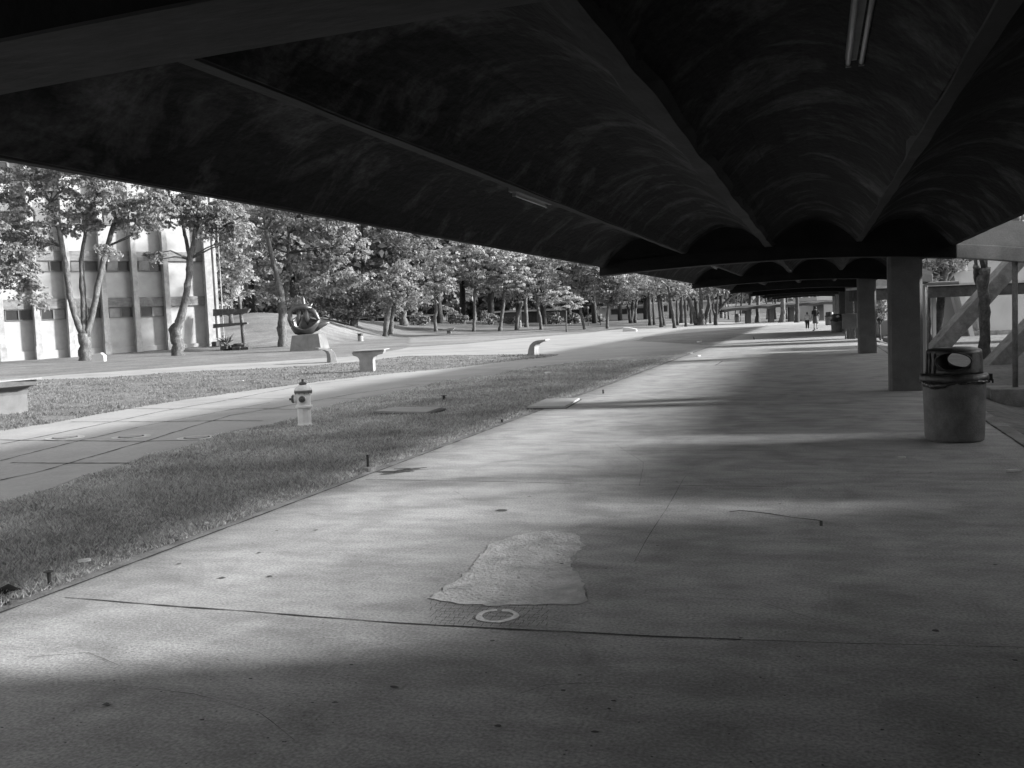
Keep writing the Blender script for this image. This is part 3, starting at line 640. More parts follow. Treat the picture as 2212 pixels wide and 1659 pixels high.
for i, (x, y, r_, xt) in enumerate(FT):
    tree('grove_tree', (x, y), [[(x, y, r_ * .85), (x - (x - xt) * .4, y - 40, r_ * .72), (xt, y - 90, r_ * .55)]], [(xt + RND.uniform(-15, 15), 612 + RND.uniform(-12, 12), 32, 20), (xt + RND.uniform(-25, 25), 632, 24, 13)], FL[i], m='leafdark', bark='darkbark', leaf=.3, clump=.75, seed=40 + i, group='trees of the shaded grove', dens=.6)
tree('fig_tree', (1515, 702), [[(1515, 702, 8), (1513, 685, 7), (1512, 668, 5)], [(1506, 701, 6), (1499, 680, 5), (1490, 655, 4.5), (1475, 625, 3.6), (1455, 605, 2.6), (1435, 598, 1.8)], [(1514, 690, 5), (1512, 650, 4.2), (1506, 615, 3), (1500, 590, 2)], [(1520, 702, 6), (1525, 680, 5), (1532, 655, 4.2), (1545, 632, 3.4), (1565, 615, 2.4)], [(1524, 690, 4), (1530, 660, 3.4), (1522, 625, 2.6), (1530, 600, 2)]],
     [(1480, 590, 40, 20), (1540, 585, 50, 20), (1440, 600, 24, 12)], 'pale many-limbed tree spreading in a fan in front of the dark grove', m='leafdark', leaf=.3, clump=.7, seed=60, dens=.6)
tree('grove_tree', (1545, 702), [[(1546, 702, 4), (1545, 684, 3.2), (1556, 665, 3), (1575, 645, 2.6), (1600, 630, 2)], [(1545, 686, 2.6), (1537, 668, 2.2), (1535, 640, 1.6)]], [(1610, 612, 40, 14), (1560, 605, 40, 14)], 'black Y-shaped trunk right of the pale many-limbed tree', m='leafdark', bark='darkbark', leaf=.3, clump=.7, seed=61, dens=.6)
FX = [(1588, 690, 1.8), (1567, 688, 2.2), (1574, 690, 1.8), (1598, 694, 2.6), (1637, 697, 5.5), (1657, 690, 2.2), (1667, 694, 2), (1690, 697, 7), (1722, 697, 6), (1700, 690, 2.6), (1620, 691, 2), (1675, 690, 3)]
LX = ['thin trunk second from left beyond the crossing canopy', 'thin trunk furthest left beyond the crossing canopy', 'thin trunk paired with the furthest left one beyond the crossing canopy', 'slim dark trunk next to the first crossing column', 'flared trunk with pale bark before the crossing canopy', 'thin trunk right of the flared pale one', 'slim grey trunk midway along the crossing canopy', 'thick black flared trunk midway along the crossing canopy', 'very broad pale trunk right of the black one', 'thin trunk between the two thickest trunks', 'faint thin trunk behind the second crossing column', 'leaning trunk behind the thick black one']
for i, (x, y, r_) in enumerate(FX):
    tree('distant_tree', (x, y), [[(x, y, r_), (x + RND.uniform(-2, 2), y - 22, r_ * .75), (x + RND.uniform(-6, 6), y - 55, r_ * .65), (x + RND.uniform(-10, 10), y - 85, r_ * .5)]], [(x + RND.uniform(-10, 10), 595, 40, 20)], LX[i], m='leafdark', bark='darkbark' if i % 3 != 1 else 'bark', leaf=.34, clump=.9, seed=70 + i, group='trunks beyond the crossing canopy', dens=.6)
tree('small_tree', (966, 694), [[(966, 694, 1.6), (965, 675, 1.3), (966, 665, 1)]], [(964, 668, 20, 5), (958, 664, 14, 5), (974, 674, 14, 4)], 'small flat-topped tree far behind the slender crooked trunk', leaf=.18, clump=.4, seed=90, flat=.35)
tree('small_tree', (1038, 700), [[(1038, 700, 1), (1038, 680, .8)]], [(1035, 677, 22, 5), (1050, 684, 16, 5)], 'low sparse sapling right of the tall pale trunk', leaf=.18, clump=.4, seed=91, flat=.4)
# trees on the right-hand side, behind the near column
tree('shade_tree', (2002, 744), [[(2002, 744, 11), (2001, 700, 9.5), (1999, 640, 9), (1997, 600, 8)]], [(2000, 520, 55, 40), (1960, 560, 30, 20), (2005, 575, 18, 14)], 'dark trunk close to the right edge of the nearest column', bark='bark', leaf=.16, clump=.4, seed=95)
tree('shade_tree', (2028, 742), [[(2025, 742, 9), (2027, 690, 8), (2030, 630, 8), (2034, 585, 8)], [(2034, 620, 5), (2060, 590, 4.5), (2085, 570, 4)]], [(2050, 500, 60, 45), (2030, 570, 25, 14), (2060, 575, 16, 12), (2018, 590, 14, 14), (2250, 500, 70, 30), (2220, 480, 40, 14)], 'dark trunk, second right of the nearest column, with leaves across its top', leaf=.16, clump=.4, seed=96)
tree('shade_tree', (2127, 775), [[(2127, 775, 11.5), (2124, 720, 11), (2120, 660, 11), (2113, 610, 12), (2112, 580, 12)], [(2115, 610, 8), (2100, 588, 7), (2092, 575, 6)]], [(2130, 470, 70, 50), (2060, 450, 50, 40)], 'stout smooth dark trunk standing behind the bin', leaf=.16, clump=.4, seed=97)
tree('shrub', (1902, 735), [[(1902, 735, 2), (1900, 700, 1.5)]], [(1903, 655, 20, 20), (1900, 680, 18, 16), (1908, 640, 16, 16)], 'ragged dark shrub in the gap between the two nearest columns', m='leaf', leaf=.12, clump=.3, seed=98, cat='shrub')
tree('shrub', (2066, 722), [[(2066, 722, 1.5), (2064, 700, 1.2)]], [(2062, 698, 13, 12), (2070, 682, 9, 12), (2050, 706, 10, 8)], 'small dark shrub against the foot of the white hall', m='leafdark', leaf=.14, clump=.3, seed=99, cat='shrub')

SH = [(985, 700, 22, 12, 'rounded shrub left of the tall pale trunk'), (1058, 702, 20, 14, 'dark shrub between the two tallest slender trunks'), (1102, 700, 16, 10, 'low shrub behind the leaning short trunk'), (1188, 700, 22, 13, 'dark shrub left of the small layered tree'), (1240, 700, 15, 11, 'low shrub behind the small layered tree'), (1284, 698, 18, 13, 'shrub right of the broad flat-layered tree'), (905, 702, 24, 14, 'shrub behind the tall rounded tree')]
for i, (x, y, rx, ry, lb) in enumerate(SH):
    tree('shrub', (x, y), [[(x, y, 1.2), (x, y - 8, .8)]], [(x, y - ry, rx, ry), (x + rx * .6, y - ry * .7, rx * .6, ry * .7)], lb, m='leafdark', leaf=.3, clump=.7, seed=120 + i, cat='shrub', limbs=False, group='shrubs under the far trees')
# background belt of individual trees, shared meshes
def proto_tree(seed, m, h=15, r=6.5):
    L = Leaves(seed); rr = random.Random(seed)
    for _ in range(9):
        a = rr.uniform(0, 6.28); d = rr.uniform(0, r * .55); L.blob((cos(a) * d, sin(a) * d, rr.uniform(.4, .92) * h), (r * .45, r * .45, r * .33), 30, 18, .42, flat=.6, cl_r=1.15)
    t = thing('background_tree', (0, 0, -50), 'x', 'tree', 'belt of trees in the background')
    tm = MB().tube([(0, 0, -.4), (.2, .1, h * .3), (-.1, 0, h * .6)], [.45, .35, .2], 8)
    for _ in range(4): a = rr.uniform(0, 6.28); tm.tube([(.1, 0, h * .35), (cos(a) * r * .4, sin(a) * r * .4, h * .7)], [.2, .06], 6)
    tm.build('trunk', M['darkbark'], t, smoothed=True); L.build(M[m], t, (0, 0, 0)); return t
protos = [proto_tree(201, 'leafdark'), proto_tree(202, 'leaf'), proto_tree(203, 'leafdark', 13, 7)]
used = [False] * 3
slots = [(470, 128, 0, 1.2), (545, 135, 1, 1.15), (640, 132, 0, 1.2), (720, 140, 1, 1.3), (800, 134, 0, 1.25), (880, 150, 2, 1.4), (950, 142, 0, 1.35), (1000, 160, 1, 1.35), (1060, 150, 0, 1.3), (1120, 165, 1, 1.2), (1175, 152, 0, 1.15), (1230, 160, 2, 1.2), (1285, 155, 0, 1.05), (1340, 172, 1, 1.0), (1395, 176, 0, 1.0), (1450, 172, 2, .95), (1505, 178, 0, .95), (1560, 182, 1, .9), (1620, 186, 0, .9)]
ordn = ['first', 'second', 'third', 'fourth', 'fifth', 'sixth', 'seventh', 'eighth', 'ninth', 'tenth', 'eleventh', 'twelfth', 'thirteenth', 'fourteenth', 'fifteenth', 'sixteenth', 'seventeenth', 'eighteenth', 'nineteenth']
for i, (x, Z, k_, s_) in enumerate(slots):
    p = PZ(x, 700, Z); p.z = terrain(p.x, p.y)
    shade = ('dark', 'mid-grey', 'dark broad')[k_]
    lb = '%s crown of the background belt, %s from its left end' % (shade, ordn[i])
    if not used[k_]: o = protos[k_]; used[k_] = True; o.location = p; o['label'] = lb; o.scale = (s_,) * 3
    else: o = copy_tree(protos[k_], p, RND.uniform(0, 6), lb, scale=s_)
    o.rotation_euler = (0, 0, RND.uniform(0, 6.28))
wood = Leaves(300)
for i in range(46):
    x = 380 + i * 30; Z = 215 + RND.uniform(-8, 10); c = PZ(x, 600, Z); hgt = 9 + 9 * max(0, (1100 - x) / 700) + RND.uniform(-1, 2)
    wood.blob((c.x, c.y, hgt * .55 + 1), (5, 5, hgt * .55), 60, 14, .7, flat=.7, cl_r=1.6)
o = np_mesh('woods', np.concatenate(wood.V), np.arange(len(np.concatenate(wood.V))).reshape(-1, 4), M['leafdark']); struct(o, 'stuff')

# ------------------------------------------------------------------ the pale building on the left
def left_building():
    A = P0(0, 780, 0); B0 = PZ(465, 755, 82); B0.z = 0
    X = (B0 - A); X.z = 0; X.normalize(); N = Vector((X.y, -X.x, 0))
    if N.dot(CAM - A) < 0: N = -N
    A.z = 0
    def t_of(px):       # where the vertical plane meets the ray of column px (at mid height)
        d = ray(px, 700); num = (A - CAM).dot(N); q = num / d.dot(N); p = CAM + d * q; return (p - A).dot(X)
    ts = [t_of(x) for x in (78, 150, 226, 294, 361, 452)]
    stp = (ts[4] - ts[0]) / 4; ts = [ts[0] - stp * k for k in (5, 4, 3, 2, 1)] + ts
    end = ts[-1] + .95; start = ts[0] - 1; depth = 11
    fr = (A, X, N, UP)
    b = thing('institute_building', A + X * end, 'pale plastered building with concrete pilasters and high strip windows, dappled with tree shade', 'building')
    off = A + X * end
    def bb(boxes, name, m, parent=b, bevel=0):
        mb = MB()
        for lo, hi in boxes: mb.box(lo, hi, fr)
        mb.v = [tuple(Vector(v) - off) for v in mb.v]; return mb.build(name, m, parent, bevel=bevel)
    H = 21.5; g = -.3
    bb([((start, -depth, g), (end - .35, -.05, H))], 'wall', M['facade'])
    bb([((start - .3, -depth - .3, H), (end + .3, .6, H + .5))], 'roof', M['band'])
    levels = [4.62 + 3.72 * k for k in range(5)]       # top of each spandrel band
    for lv in levels: bb([((start, -.1, lv - .78), (end - .5, .16, lv))], 'spandrel_band', M['band'], bevel=.02)
    bb([((start, -.1, g), (end - .5, .14, .62))], 'plinth', M['facade'], bevel=.02)
    for i, t_ in enumerate(ts):
        wd = .21 if i < len(ts) - 1 else .3
        bb([((t_ - wd, -.05, g), (t_ + wd, .62, H))], 'pilaster', M['pilaster'], bevel=.015)
        bb([((t_ - wd - .05, -.02, g), (t_ + wd + .05, .69, 1.0))], 'pilaster_base', M['pilaster'], bevel=.015)
    bb([((end - .34, -depth, g), (end - .12, .3, H))], 'end_pier', M['pilaster']); bb([((end + .12, -2.2, g), (end + .3, -1.9, H - 1))], 'end_pier', M['pilaster']); bb([((end + .45, -5, g), (end + .63, -4.6, H - 1))], 'end_pier', M['pilaster'])
    rr = random.Random(5)
    for lv in levels:
        for i in range(len(ts) - 1):
            if i == len(ts) - 2: continue                  # last bay is blank
            a, c = ts[i] + .21, ts[i + 1] - .21; z1 = lv - .79; z0 = z1 - .82; a += .18; c -= .03; mid = (a + c) / 2
            w_ = bb([((a, -.04, z0), (a + .05, .08, z1)), ((c - .05, -.04, z0), (c, .08, z1)), ((a + .05, -.04, z0), (c - .05, .08, z0 + .05)), ((a + .05, -.04, z1 - .05), (c - .05, .08, z1)), ((mid - .03, -.04, z0 + .05), (mid + .03, .08, z1 - .05))], 'window', M['frame'])
            k = rr.random()
            bb([((a + .05, -.04, z0 + .05), (mid - .03, .012, z1 - .05))], 'pane', M['palepane'] if k < .6 else M['glass'], w_)
            bb([((mid + .03, -.04, z0 + .05), (c - .05, .012, z1 - .05))], 'pane', M['glass'] if k < .75 else M['palepane'], w_)
            if k < .4:    # a tilted open sash
                mb = MB(); o_ = A + X * (a + .08) + N * .03 + UP * (z0 + .1); Xs = X * ((mid - a) - .14); Zs = (UP * .72 + N * .3)
                mb.add([o_, o_ + Xs, o_ + Xs * 1.0 + Zs, o_ + Zs, o_ + N * .04, o_ + Xs + N * .04, o_ + Xs + Zs + N * .04, o_ + Zs + N * .04], [(0, 1, 2, 3), (4, 7, 6, 5), (0, 4, 5, 1), (1, 5, 6, 2), (2, 6, 7, 3), (3, 7, 4, 0)])
                mb.v = [tuple(Vector(v) - off) for v in mb.v]; mb.build('sash', M['palepane'], w_)
    # downpipes and cables
    mb = MB(); 
    for t_, z0, z1 in ((ts[6] - 2.1, g, 3.3), (end + .2, g, 12)):
        p = A + X * t_ + N * .22; mb.tube([p + UP * z0 - off, p + UP * z1 - off], .05, 6)
    mb.build('downpipe', M['pilaster'], b)
    return A, X, N, end
LA, LX_, LN, LEND = left_building()
# small bright slab leaning by the wall foot
p = P(211, 781); t = thing('stone_marker', p, 'small white stone block at the foot of the three-stemmed tree', 'stone block')
MB().prism([(-.42, 0, -.1), (.42, 0, -.1), (.40, .05, .35), (.18, .1, .55), (-.35, .1, .45)], (0, .4, 0)).build('block', M['white'], t, bevel=.03)
t.rotation_euler = (0, 0, YAW)

# timber frame beside the building
p = P(524, 745); Z = depth_of(p); s = Z / FPX
t = thing('timber_frame', p, 'dark timber frame with two tapering beams on a leaning post beside the pale building', 'timber frame')
def pz(x, y): return PZ(x, y, Z) - p
mb = MB().tube([pz(527, 746) - UP * .2, pz(523, 700), pz(519, 665), pz(517, 640)], [.17, .16, .15, .13], 10); mb.build('post', M['bark'], t, smoothed=True)
for a in ([(462, 668), (462, 683), (536, 675), (541, 667)], [(462, 700), (462, 709), (535, 700), (535, 696)]):
    MB().prism([pz(*q) + VH * -.25 for q in a], VH * .5).build('beam', M['timber'], t)
# stepped rocks and an agave at the building corner
p = P(492, 757); t = thing('rock_pile', p, 'heap of dark stepped stones at the right foot of the pale building', 'rocks')
mb = MB(); rr = random.Random(3)
for i in range(16):
    x = rr.uniform(-1.2, 1.6); h = .75 * (1 - (x + 1.2) / 3) * rr.random(); mb.box((x, rr.uniform(-.6, .4), h - .25), (x + rr.uniform(.3, .7), rr.uniform(.5, 1), h + rr.uniform(.05, .22)))
o = mb.build('stones', M['darkbark'], t, bevel=.04); t.rotation_euler = (0, 0, YAW)
p2 = P(488, 748); t = thing('agave_plant', p2 + UP * .15, 'spiky dark agave on the heap of stones', 'plant'); mb = MB()
for i in range(22):
    a = i * 2.4; el = rr.uniform(.25, 1.3); L_ = rr.uniform(.7, 1.25); d = Vector((cos(a) * cos(el), sin(a) * cos(el), sin(el)))
    mb.tube([Vector(), d * L_ * .5, d * L_ + UP * -.1], [.05, .07, .008], 5)
mb.build('leaves', M['leafdark'], t)

# pavilion on the mound
def pavilion():
    p = P(560, 670); Z = depth_of(p) + 4; s = Z / FPX; base = PZ(560, 668, Z); base.z = terrain(base.x, base.y)
    t = thing('pavilion', base, 'low pavilion with a pale rounded porch roof on top of the grassy mound', 'building', rz=YAW)
    def xx(px): return (px - 560) * s
    MB().box((xx(505), 2, -1), (xx(640), 8, 2.35)).build('wall', M['grey'], t)
    MB().box((xx(500), 1, 2.36), (xx(650), 9, 2.75)).build('roof', M['white'], t, bevel=.05)
    MB().prism([(xx(546), -1.6, 1.75), (xx(550), -1.6, 2.2), (xx(562), -1.6, 2.42), (xx(585), -1.6, 2.5), (xx(612), -1.6, 2.45), (xx(612), -1.6, 2.12), (xx(575), -1.6, 2.08), (xx(552), -1.6, 1.95)], (0, 2.4, 0)).build('porch_roof', M['white'], t)
    for x in (549, 566, 583, 515, 527): MB().box((xx(x), -1.2, -1), (xx(x) + .22, -.95, 1.98 if x > 540 else 2.2)).build('column', M['white'], t)
    for x in (533, 556, 590): MB().box((xx(x), 1.9, -.5), (xx(x) + .7, 1.99, 1.7)).build('doorway', M['frame'], t)
pavilion()

# low white buildings across the far lawn
def low_building(x0, x1, yt, yb, Z, label, wins=(), m='white', roof='white', dark=()):
    a = PZ(x0, yb, Z); bpt = PZ(x1, yb, Z); top = PZ((x0 + x1) / 2, yt, Z); bot = PZ((x0 + x1) / 2, yb, Z)
    base = PZ((x0 + x1) / 2, yb, Z); base.z = bot.z
    s = Z / FPX; w_ = (x1 - x0) * s / 2; h = (yb - yt) * s
    t = thing('low_building', base, label, 'building', rz=YAW)
    MB().box((-w_, 0, -2), (w_, 8, h * .86)).build('wall', M[m], t)
    MB().box((-w_ - .5, -.8, h * .865), (w_ + .5, 8.6, h)).build('roof', M[roof], t)
    for q in wins:
        x = (q - (x0 + x1) / 2) * s
        f = MB().box((x, -.06, h * .32), (x + 1.65, -.004, h * .75)).build('window', M['palepane'], t); MB().box((x + .1, -.08, h * .35), (x + 1.55, -.062, h * .72)).build('pane', M['glass'], f)
    for q0, q1 in dark: MB().box(((q0 - (x0 + x1) / 2) * s, -.05, -1), ((q1 - (x0 + x1) / 2) * s, -.004, h * .8)).build('doorway', M['frame'], t)
low_building(1296, 1402, 659.5, 688, 190, 'low white building with paired dark windows, left of the shaded grove', wins=(1320, 1338, 1375, 1388))
low_building(1060, 1245, 669, 696, 182, 'long low building with a bright white roof edge behind the central trees', m='darkbark', dark=((1080, 1140), (1160, 1235)))
low_building(1408, 1560, 650, 682, 196, 'long white building seen between the trunks of the grove', wins=(1425, 1470, 1540))
low_building(1562, 1835, 652, 684, 200, 'long white building behind the crossing canopy', wins=(1600, 1700), m='white')
low_building(700, 930, 684, 706, 150, 'dim low building in the shade behind the middle trees', m='darkbark')
low_building(1770, 1835, 640, 699, 112, 'blank pale wall block seen at the end of the walkway', m='white')

# crossing canopy at the far end
def crossing():
    Z = 108; base = PZ(1660, 699, Z); base.z = 0; s = Z / FPX
    t = thing('crossing_canopy', base, 'low wavy concrete canopy on short columns crossing the far end of the walkway', 'covered walkway', rz=YAW)
    mb = MB(); n = 96; w0 = (1555 - 1660) * s; w1 = (1830 - 1660) * s
    for j in range(n + 1):
        x = w0 + (w1 - w0) * j / n; z = 1.62 + .02 * (x - w0) + .13 * abs(sin(j * .19)) + .1 * smooth(0, 5, x - w0)
        mb.v += [(x, -2.4, z - .3), (x, -2.4, z), (x, 2.4, z + .16), (x, 2.4, z - .14)]
    for j in range(n):
        for q in range(4): mb.f.append((j * 4 + q, j * 4 + (q + 1) % 4, (j + 1) * 4 + (q + 1) % 4, (j + 1) * 4 + q))
    mb.f += [(3, 2, 1, 0), (n * 4, n * 4 + 1, n * 4 + 2, n * 4 + 3)]
    mb.build('roof', M['beam'], t)
    for x in (1616, 1666, 1709, 1764): xx_ = (x - 1660) * s; MB().box((xx_ - .28, -.3, -.3), (xx_ + .28, .3, 1.7)).build('column', M['column'], t)
    xx_ = (1774 - 1660) * s; MB().box((xx_ - .25, -.2, -.3), (xx_ + .25, .2, 1.9)).build('column', M['column'], t)
crossing()

# the white hall with triangular frames, right-hand side
def hall():
    Z = 50; b0 = PZ(2060, 717, Z); b0.z = terrain(b0.x, b0.y); s = Z / FPX
    t = thing('white_hall', b0, 'white hall with a zigzag folded front of tall triangles behind the right-hand trees', 'building', rz=YAW)
    def X_(px): return (px - 2060) * s
    gz = -.6
    MB().box((X_(1998), .6, gz), (X_(2600), 12, 4.2)).build('wall', M['white'], t)
    MB().box((X_(1996), .2, 4.21), (X_(2600), 12.5, 4.5)).build('roof', M['rooftop'], t)
    MB().box((X_(2120), .2, gz), (X_(2600), .595, 2.0)).build('front_wall', M['white'], t, bevel=.02)
    # triangular fins
    for cx in (2052,):
        for sgn in (-1, 1):
            MB().prism([(X_(cx) + sgn * .05, -.2, 3.55), (X_(cx) + sgn * .35, -.2, 3.55), (X_(cx) + sgn * 1.35, -.2, gz), (X_(cx) + sgn * 1.12, -.2, gz)], (0, .7, 0)).build('frame_leg', M['white'], t)
        MB().prism([(X_(cx), .56, 3.3), (X_(cx) + 1.0, .56, gz), (X_(cx) - 1.0, .56, gz)], (0, .036, 0)).build('infill_panel', M['grey'], t)
    MB().prism([(X_(2040), -.5, 3.1), (X_(2060), -.5, 3.75), (X_(2092), -.5, 3.62), (X_(2096), -.5, 3.42), (X_(2070), -.5, 3.45)], (0, 1.0, 0)).build('gable_roof', M['white'], t)
    for x in (2003, 2012, 2018): MB().box((X_(x), .45, gz), (X_(x) + .09, .598, 2.2)).build('mullion', M['grey'], t)
    return t
hall()
def crossing_right():
    Z = 41; b0 = PZ(2070, 735, Z); b0.z = -.25; s = Z / FPX
    t = thing('low_canopy', b0, 'dark flat canopy edge crossing in front of the white hall', 'canopy', rz=YAW)
    def X_(px): return (px - 2070) * s
    z1 = CAM_H + (650 - 616) * s + .25; z0 = CAM_H + (650 - 642) * s + .25
    MB().box((X_(1875), 0, z0), (X_(2700), 2.2, z1 - .04)).build('fascia', M['darkbark'], t)
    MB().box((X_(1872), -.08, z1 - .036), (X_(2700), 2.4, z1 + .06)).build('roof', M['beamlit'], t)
    for x in (1900, 2036, 2260): MB().box((X_(x), .9, -.3), (X_(x) + .14, 1.04, z0 - .002)).build('column', M['white'], t)
crossing_right()
# slanted concrete props
def prop(bx, by, tx, ty, label, wpx):
    b = P(bx, by); Z = depth_of(b); s = Z / FPX; top = PZ(tx, ty, Z) - b
    t = thing('slanted_prop', b, label, 'concrete prop', 'slanted concrete props right of the columns')
    w_ = wpx * s; sx = RH * w_
    d = top.normalized(); lo = -d * .5
    MB().prism([lo - sx * .5, lo + sx * .5, top + sx * .5, top - sx * .5], VH * .55).build('shaft', M['kerb'], t, bevel=.02)
    return t
prop(2016, 772, 2205, 560, 'slanted concrete prop rising right from behind the bin past the dark trunk', 44)
prop(2160, 788, 2380, 560, 'slanted concrete prop at the right picture edge', 50)
# low wall in front of the hall
a = P(2040, 728); t = thing('low_wall', a, 'low concrete wall along the foot of the white hall', 'wall', rz=YAW)
MB().box((-3, 0, -.3), (16, .25, .25)).build('wall', M['kerb'], t, bevel=.02)

# unseen blocks added to shade the walkway, spaced to let low sun through
def unseen_block(x0, x1, y0, y1, h, label):
    t = thing('shade_block', ((x0 + x1) / 2, y0, -.3), label, 'building')
    cx = (x0 + x1) / 2
    MB().box((x0 - cx, 0, 0), (x1 - cx, y1 - y0, h)).build('wall', M['grey'], t); MB().box((x0 - cx - .3, -.3, h + .001), (x1 - cx + .3, y1 - y0 + .3, h + .3)).build('roof', M['rooftop'], t)
    n = int((y1 - y0) / 3)
    for i in range(n):
        f = MB().box((x0 - cx - .05, 1 + i * 3, 1.2), (x0 - cx - .002, 2.8 + i * 3, 2.6)).build('window', M['frame'], t)
        MB().box((x0 - cx - .07, 1.1 + i * 3, 1.3), (x0 - cx - .052, 2.7 + i * 3, 2.5)).build('pane', M['glass'], f)
unseen_block(3.0, 7.5, -14, 6.0, 4.4, 'added shading block beside the walkway, out of the picture right of the camera')  # added to hold the foreground in shade
unseen_block(-4.0, 2.9, -13.4, -2.2, 2.4, 'added low shading block under the canopy behind the camera')  # added to cut skylight from behind the camera
unseen_block(11, 18, -12, 11.75, 4.9, 'added shading block out of the picture, nearest of the right-hand row')
unseen_block(11, 18, 12.95, 16.1, 4.9, 'narrow added shading block out of the picture between two longer ones')
unseen_block(11, 18, 17.3, 39.6, 4.9, 'long added shading block out of the picture on the right')
unseen_block(11.5, 18, 41.3, 43.6, 4.9, 'small added shading block out of the picture beside the hall')

unseen_block(-18, -9.5, -16, 4.8, 6.0, 'added shading block out of the picture left of the camera')  # added to cut skylight on the left foreground
def sky_blocker(x0, x1, y0, y1, z, label):  # unseen slabs added to block skylight from the right
    t = thing('sky_blocker', ((x0 + x1) / 2, y0, -.3), label, 'canopy'); w_ = (x1 - x0) / 2
    MB().box((-w_, 0, z + .3), (w_, y1 - y0, z + .5)).build('roof', M['grey'], t)
    for y in (.4, (y1 - y0) / 2, y1 - y0 - .4): MB().tube([(w_ - .3, y, 0), (w_ - .3, y, z + .3)], .08, 8).build('post', M['kerb'], t)
sky_blocker(2.95, 8.3, -13, 13.4, 5.4, 'added high flat sky blocker out of the picture, nearest right of the walkway')
sky_blocker(6.3, 10.2, 13.6, 31, 5.9, 'added high flat sky blocker out of the picture, farther along on the right')

# ------------------------------------------------------------------ sculpture
def sculpture():
    b = P(662, 758); Z = depth_of(b); s = Z / FPX
    def q(x, y, d=0): return PZ(x, y, Z) + VH * d - b
    t = thing('sculpture_pedestal', b, 'tapered grey concrete pedestal under the bronze sculpture', 'pedestal')
    lo = [q(627, 760, -.2), q(695, 757, -.2), q(703, 753, 1.6), q(635, 756, 1.6)]; hi = [q(630, 725, 0), q(688, 720.5, 0), q(694, 719.5, 1.4), q(637, 724, 1.4)]
    mb = MB().add(lo + hi, [(0, 1, 2, 3), (7, 6, 5, 4), (0, 4, 5, 1), (1, 5, 6, 2), (2, 6, 7, 3), (3, 7, 4, 0)]); mb.build('block', M['pedestal'], t, bevel=.03)
    b2 = q(660, 722, .7) + b
    t = thing('bronze_sculpture', b2, 'abstract dark bronze bowl with horns and a hanging blade, on the tapered pedestal', 'sculpture')
    def w(x, y, d=0): return PZ(x, y, Z + .7) + VH * d - b2
    S = (Z + .7) / FPX
    # bowl: part of an ellipsoid shell
    mb = MB(); n1, n2 = 28, 14; c = w(660, 695); rx, ry, rz_ = 33 * S, 24 * S, 29 * S
    def pt(i, j, k):
        a = 2 * pi * i / n1; rim = radians(2 + 10 * max(0, cos(a)) ** 2 + 30 * max(0, cos(a - 2.0)) ** 3 - 40 * max(0, -sin(a)) ** 2)
        e = -pi / 2 + (pi / 2 + rim) * j / n2
        e = max(e, -1.35)
        return c + RH * (cos(a) * cos(e) * rx * k) + VH * (sin(a) * cos(e) * ry * k) + UP * (sin(e) * rz_ * k)
    for k in (1, .9):
        for j in range(n2 + 1):
            for i in range(n1): mb.v.append(tuple(pt(i, j, k)))
    N1 = n1 * (n2 + 1)
    for j in range(n2):
        for i in range(n1):
            a, b_, c_, d_ = j * n1 + i, j * n1 + (i + 1) % n1, (j + 1) * n1 + (i + 1) % n1, (j + 1) * n1 + i
            mb.f += [(a, b_, c_, d_), (N1 + a, N1 + d_, N1 + c_, N1 + b_)]
    for i in range(n1): mb.f.append((n2 * n1 + i, n2 * n1 + (i + 1) % n1, N1 + n2 * n1 + (i + 1) % n1, N1 + n2 * n1 + i))
    mb.build('bowl', M['bronze2'], t, smoothed=True, recalc=False)
    # swept horns and wings
    def horn(pts, rad, m='bronze'): MB().tube([w(*p) for p in pts], [r * S * 1.25 for r in rad], 12).build('horn', M[m], t, smoothed=True)
    horn([(680, 706), (690, 702), (702, 699), (712, 696)], [9, 7, 4, .6], 'bronze2')
    horn([(632, 705), (626, 690), (627, 672), (640, 664), (658, 663), (672, 668)], [4, 4.5, 4, 5.5, 6, 4])
    horn([(655, 664), (656, 655), (655, 645), (653, 638)], [4.5, 3, 2.2, .8])
    horn([(664, 668), (671, 660), (675, 655)], [5, 3, .6]); horn([(640, 664), (637, 658), (636, 655)], [4, 2, .5])
    horn([(668, 668), (676, 672), (682, 679), (688, 690), (684, 702)], [5, 5, 4, 3, 3])
    horn([(663, 666), (662, 680), (664, 692), (665, 703)], [4, 5.5, 4.5, .8])
    horn([(632, 706), (640, 718), (652, 722), (670, 721)], [4, 4, 3, 3])
    horn([(684, 676), (680, 672), (676, 671)], [.6, 3, 3])
    horn([(646, 668), (645, 690), (643, 704)], [3, 4, 2])
sculpture()

